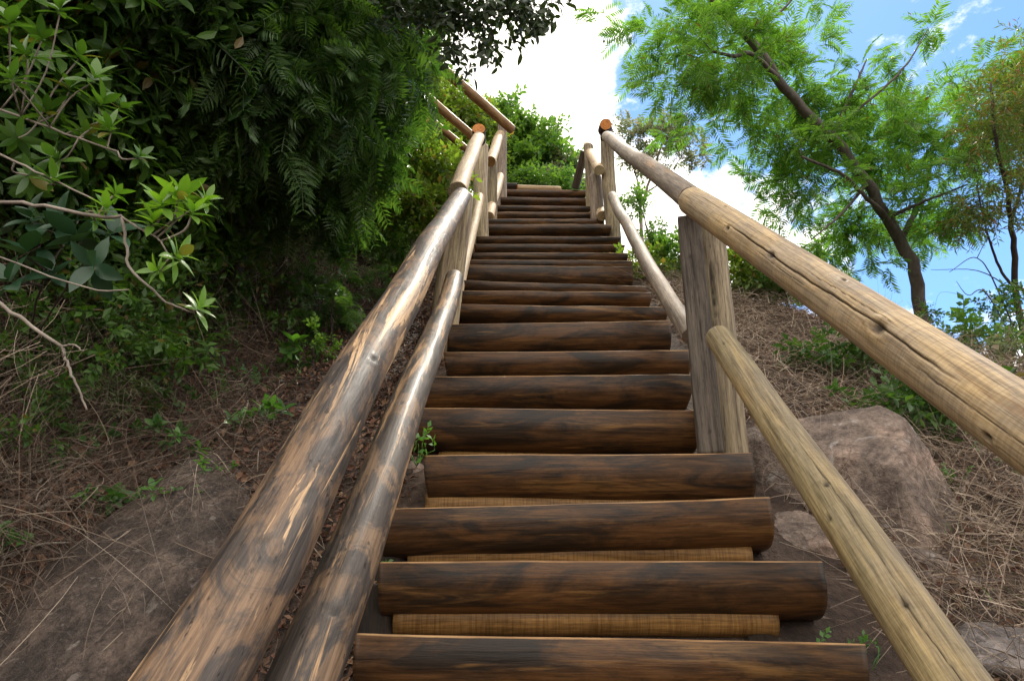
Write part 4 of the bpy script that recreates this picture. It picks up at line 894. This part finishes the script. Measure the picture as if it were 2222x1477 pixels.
# ------------------------------------------------------------------ rocks
def make_rock(name, label, c, rad, mat, seed, cuts=6, sub=5, rot=0.0, amp=.18, group=None, cutdirs=None, lims=(.48, .68)):
    import bmesh
    bm = bmesh.new(); bmesh.ops.create_icosphere(bm, subdivisions=sub, radius=1.0)
    V = np.array([v.co[:] for v in bm.verts]); r = np.random.default_rng(seed)
    D = V.copy()
    dirs = unit(r.normal(size=(cuts, 3))) if cutdirs is None else unit(np.array(cutdirs, float))
    for d in dirs:
        k = D@d; lim = r.uniform(*lims); over = np.clip(k-lim, 0, None); D = D - over[:, None]*d*.92
    nz = fbm(V[:, 0]*1.5+seed, V[:, 1]*1.5, V[:, 2]*1.5, 5, seed); n2 = 1-np.abs(fbm(V[:, 0]*3+seed, V[:, 1]*3, V[:, 2]*3, 4, seed+9))
    n3 = 1-np.abs(fbm(V[:, 0]*9+seed, V[:, 1]*9, V[:, 2]*9, 4, seed+19)); D = D*(1+amp*nz+amp*.35*(n2-.8)+.022*(n3-.8))[:, None]
    D = D*np.asarray(rad)
    ca, sa = math.cos(rot), math.sin(rot); D = D @ np.array([[ca, sa, 0], [-sa, ca, 0], [0, 0, 1]])
    for v, p in zip(bm.verts, D): v.co = p
    me = bpy.data.meshes.new(name); bm.to_mesh(me); bm.free(); me.materials.append(mat)
    me.polygons.foreach_set("use_smooth", np.ones(len(me.polygons), bool))
    o = bpy.data.objects.new(name, me); COL.objects.link(o); o.location = c
    return tag(o, label, 'rock', group)
c = G(1850, 1085); make_rock('boulder', 'big pinkish brown boulder behind the greenish lower rail', c+np.array([.09, .10, .04]), (.58, .60, .80), M['rock_pink'], 3, sub=6, rot=.3, amp=.035, lims=(.36, .52), cutdirs=[(-.45, -.55, .75), (.75, -.35, .6), (-.85, -.5, .0), (.35, -.95, .05), (.1, .2, 1)])
c = G(1735, 1170); make_rock('boulder', 'shaded rock wedged between the step ends and the big boulder', c+np.array([0, .08, -.06]), (.18, .18, .17), M['rock_pink'], 5)
c = G(1740, 1320); make_rock('boulder', 'rough stone under the lowest visible riser end', c+np.array([.02, .06, -.07]), (.16, .14, .10), M['rock_pink'], 8)
c = G(2180, 1440); make_rock('boulder', 'pale grey rock at the lower photo corner beyond the rail', c+np.array([0.02, .02, .02]), (.17, .15, .10), M['rock_grey'], 9)
c = G(2110, 1135); make_rock('stone', 'small pale stone lying in straw right of the big boulder', c, (.035, .03, .025), M['rock_grey'], 10, sub=3)
c = G(1930, 1230); make_rock('boulder', 'dark underside rock below the big boulder', c+np.array([.08, .1, -.10]), (.26, .2, .18), M['rock_pink'], 12)
c = P(890, 1045, 2.75); make_rock('boulder', 'purplish stone between the lower rail and the step ends', c+np.array([-.02, .10, -.06]), (.13, .13, .17), M['rock_pink'], 13)
c = G(240, 1390); make_rock('rock_slab', 'long smooth brown rock slab lying along the slope beside the varnished rail', G(330, 1270)+np.array([.0, .05, -.17]), (.42, 1.25, .30), M['rock_slab'], 21, rot=.12, sub=6, amp=.16, cuts=3).rotation_euler = (math.radians(43), 0, 0)
c = G(640, 1000); make_rock('rock_slab', 'upper brown slab wedged behind the varnished top rail', c+np.array([.0, .3, -.05]), (.22, .5, .16), M['rock_slab'], 23, amp=.08, cuts=3).rotation_euler = (math.radians(42), 0, 0)
# fallen branches
for i, (pts, r0, lab) in enumerate([([(85, 1115), (130, 1092), (215, 1085)], .009, 'crooked dead branch lying on the leaf litter'), ([(0, 1225), (80, 1195), (150, 1190)], .006, 'pale fallen stick at the photo edge'),
       ([(80, 1060), (105, 1030), (110, 1010)], .006, 'upright dead stick poking from the litter')]):
    pp = [G(a_, b_)+np.array([0, 0, .02]) for a_, b_ in pts]
    mb = MB(); tube(mb, smooth_path(pp, 14), np.linspace(r0, r0*.5, 15)[:len(smooth_path(pp, 14))], 7, 0, .2)
    tag(mb.build('fallen_branch', [M['twig']], None, origin=pp[0]), lab, 'branch')

# ------------------------------------------------------------------ ground cover (stuff)
def keepout(x, y): return (np.abs(x-.38) > .72) | (y > 8.7)
def ribbons(mb, p, d, L, wd, bend, nseg=4, r=None, nrm=None):
    """thin curved ribbons: p start, d direction, bend vector"""
    n = len(p); t = np.linspace(0, 1, nseg+1)
    pts = p[:, None]+d[:, None]*(L[:, None, None]*t[None, :, None])+bend[:, None]*(L[:, None, None]*(t**2)[None, :, None])
    side = unit(np.cross(d, r.normal(size=(n, 3))))
    wv = (wd[:, None]*(1-.6*t[None]))[..., None]*side[:, None]
    V = np.stack([pts-wv, pts+wv], 2).reshape(-1, 3); m = nseg+1
    b = (np.arange(n)*m*2)[:, None]; j = np.arange(nseg)[None]*2
    Qf = np.stack([b+j, b+j+1, b+j+3, b+j+2], -1).reshape(-1, 4); mb.add(V, [Qf])
def area(n, x0, x1, y0, y1, r, dens=None):
    x = r.uniform(x0, x1, n); y = r.uniform(y0, y1, n); k = keepout(x, y)
    if dens is not None: k &= dens(x, y) > r.uniform(0, 1, n)
    x, y = x[k], y[k]; return np.stack([x, y, ground_z(x, y)], -1)
def straw_patch(name, label, n, box, L, wd, mat, seed, lift=.03, up=.35, dens=None, hang=0.0):
    r = np.random.default_rng(seed); p = area(n, *box, r, dens); m = len(p); nr = gnormal(p[:, 0], p[:, 1])
    d = r.normal(size=(m, 3)); d = unit(d-nr*(d*nr).sum(1)[:, None]+nr*r.uniform(-.1, up, (m, 1))+np.array([0, -.5, -1])*hang)
    bend = r.normal(size=(m, 3))*.35 - nr*.25; mb = MB()
    ribbons(mb, p+nr*r.uniform(0, lift, (m, 1)), d, L[0]+(L[1]-L[0])*r.uniform(0, 1, m)**1.8, wd*(.35+.9*r.uniform(0, 1, m)**2), bend, 5, r)
    return tag(mb.build(name, [mat], None, smooth=False), label, None, None, 'stuff')
nzd = lambda s, lo: (lambda x, y: np.clip((fbm(x*1.8, y*1.8, 0, 3, s)+lo)*2, 0, 1))
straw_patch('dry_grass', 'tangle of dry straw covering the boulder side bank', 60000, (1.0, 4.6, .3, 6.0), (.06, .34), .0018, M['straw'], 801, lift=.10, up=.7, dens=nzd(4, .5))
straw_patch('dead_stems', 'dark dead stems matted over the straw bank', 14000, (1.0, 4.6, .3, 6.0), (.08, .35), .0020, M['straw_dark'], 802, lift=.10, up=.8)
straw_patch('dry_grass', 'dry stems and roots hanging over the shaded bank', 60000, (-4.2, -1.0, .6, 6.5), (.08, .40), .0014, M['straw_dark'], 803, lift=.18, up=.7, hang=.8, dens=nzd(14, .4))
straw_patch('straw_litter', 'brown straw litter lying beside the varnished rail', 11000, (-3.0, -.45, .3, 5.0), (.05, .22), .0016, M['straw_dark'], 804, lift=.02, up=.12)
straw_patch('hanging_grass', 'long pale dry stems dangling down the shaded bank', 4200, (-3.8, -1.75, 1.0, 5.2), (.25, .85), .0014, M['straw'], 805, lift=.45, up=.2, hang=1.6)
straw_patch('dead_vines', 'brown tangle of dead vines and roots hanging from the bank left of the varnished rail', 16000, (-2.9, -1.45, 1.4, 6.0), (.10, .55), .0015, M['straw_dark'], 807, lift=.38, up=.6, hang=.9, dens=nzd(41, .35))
straw_patch('green_grass', 'patches of green grass on the straw bank', 7000, (1.2, 4.6, 1.0, 6.0), (.08, .24), .0022, M['grass'], 806, lift=.04, up=1.4, dens=nzd(31, -.05))
def litter(name, label, n, box, size, seed, mat):
    r = np.random.default_rng(seed); p = area(n, *box, r); m = len(p); nr = gnormal(p[:, 0], p[:, 1]); mb = MB()
    d = r.normal(size=(m, 3)); d = unit(d-nr*(d*nr).sum(1)[:, None]+nr*r.uniform(-.2, .4, (m, 1)))
    TPL['litter'] = [t_broad(1, .45, 2, .5, .6), t_broad(1, .6, 2, -.4, .3)]
    scatter(mb, 'litter', p+nr*r.uniform(0, .015, (m, 1)), d, nr+r.normal(size=(m, 3))*.5, size*r.uniform(.5, 1.2, m))
    return tag(mb.build(name, [mat], None, smooth=False), label, None, None, 'stuff')
litter('leaf_litter', 'brown fallen leaves on the shaded bank', 42000, (-3.6, -.40, .4, 6.5), .038, 811, M['litter'])
litter('leaf_litter', 'dry fallen leaves among the straw beside the boulder', 26000, (.98, 4.0, .4, 6.0), .034, 812, M['litter'])
def t_pebble(seed):
    q = np.random.default_rng(seed); V = []; 
    for la in (-.6, .55):
        for k in range(6): V.append((math.cos(k*1.047+la)*math.cos(la), math.sin(k*1.047+la)*math.cos(la)*.8, math.sin(la)*.7))
    V = np.array(V+[(0, 0, -.6), (0, 0, .62)])*q.uniform(.75, 1.2, (14, 1)); F_ = []
    for k in range(6): k2 = (k+1) % 6; F_ += [(k, k2, 6+k2, 6+k), (k2, k, 12, 12), (6+k, 6+k2, 13, 13)]
    return V, [f for f in F_]
TPL['pebble'] = []
for q_ in range(4):
    V_, F_ = t_pebble(q_); TPL['pebble'].append((V_, np.array([f for f in F_ if f[2] != f[3]]))); tri = [(f[0], f[1], f[2]) for f in F_ if f[2] == f[3]]
    mids = []; Vx = list(V_)
    for a_, b_, c_ in tri:                      # split each cap triangle so that every face is a quad
        m_ = (V_[a_]+V_[b_])/2; Vx.append(m_); mids.append((a_, len(Vx)-1, b_, c_))
    TPL['pebble'][-1] = (np.array(Vx), np.concatenate([TPL['pebble'][-1][1], np.array(mids)]))
for bx_, lab, n_, mt_, sd_ in (((-3.2, -.42, .4, 5.0), 'small stones and clods in the shaded soil', 2600, 'rock_slab', 831), ((1.0, 4.0, .4, 5.5), 'small stones between the straw by the boulder', 2200, 'rock_pink', 832)):
    r_ = np.random.default_rng(sd_); p_ = area(n_, *bx_, r_); mb = MB()
    scatter(mb, 'pebble', p_, r_.normal(size=(len(p_), 3))*[1, 1, .2], (0, 0, 1), .006+.026*r_.uniform(0, 1, len(p_))**3)
    tag(mb.build('pebbles', [M[mt_]], None, smooth=False), lab, None, None, 'stuff')
for bx_, lab, n_, sd_ in (((-3.4, -.5, .4, 5.5), 'broken twigs strewn over the shaded bank', 900, 821), ((1.0, 4.4, .4, 6.0), 'broken twigs strewn over the straw bank', 1500, 822)):
    r_ = np.random.default_rng(sd_); p_ = area(n_, *bx_, r_); mb = MB()
    for q in p_:
        nr = gnormal(q[0], q[1]); d = r_.normal(size=3); d = unit(d-nr*d.dot(nr)+nr*r_.uniform(-.1, .45)); L = .06+.3*r_.uniform()**2
        tube(mb, smooth_path([q, q+d*L*.5+r_.normal(size=3)*L*.1+nr*.01, q+d*L+r_.normal(size=3)*L*.15], 6), np.linspace(.0035, .0014, 7)*r_.uniform(.5, 1.2), 5)
    tag(mb.build('twig_litter', [M['straw_dark'] if n_ < 1000 else M['straw']]), lab, None, None, 'stuff')
print('scene built', sum(len(o.data.polygons) for o in bpy.data.objects if o.type == 'MESH'))
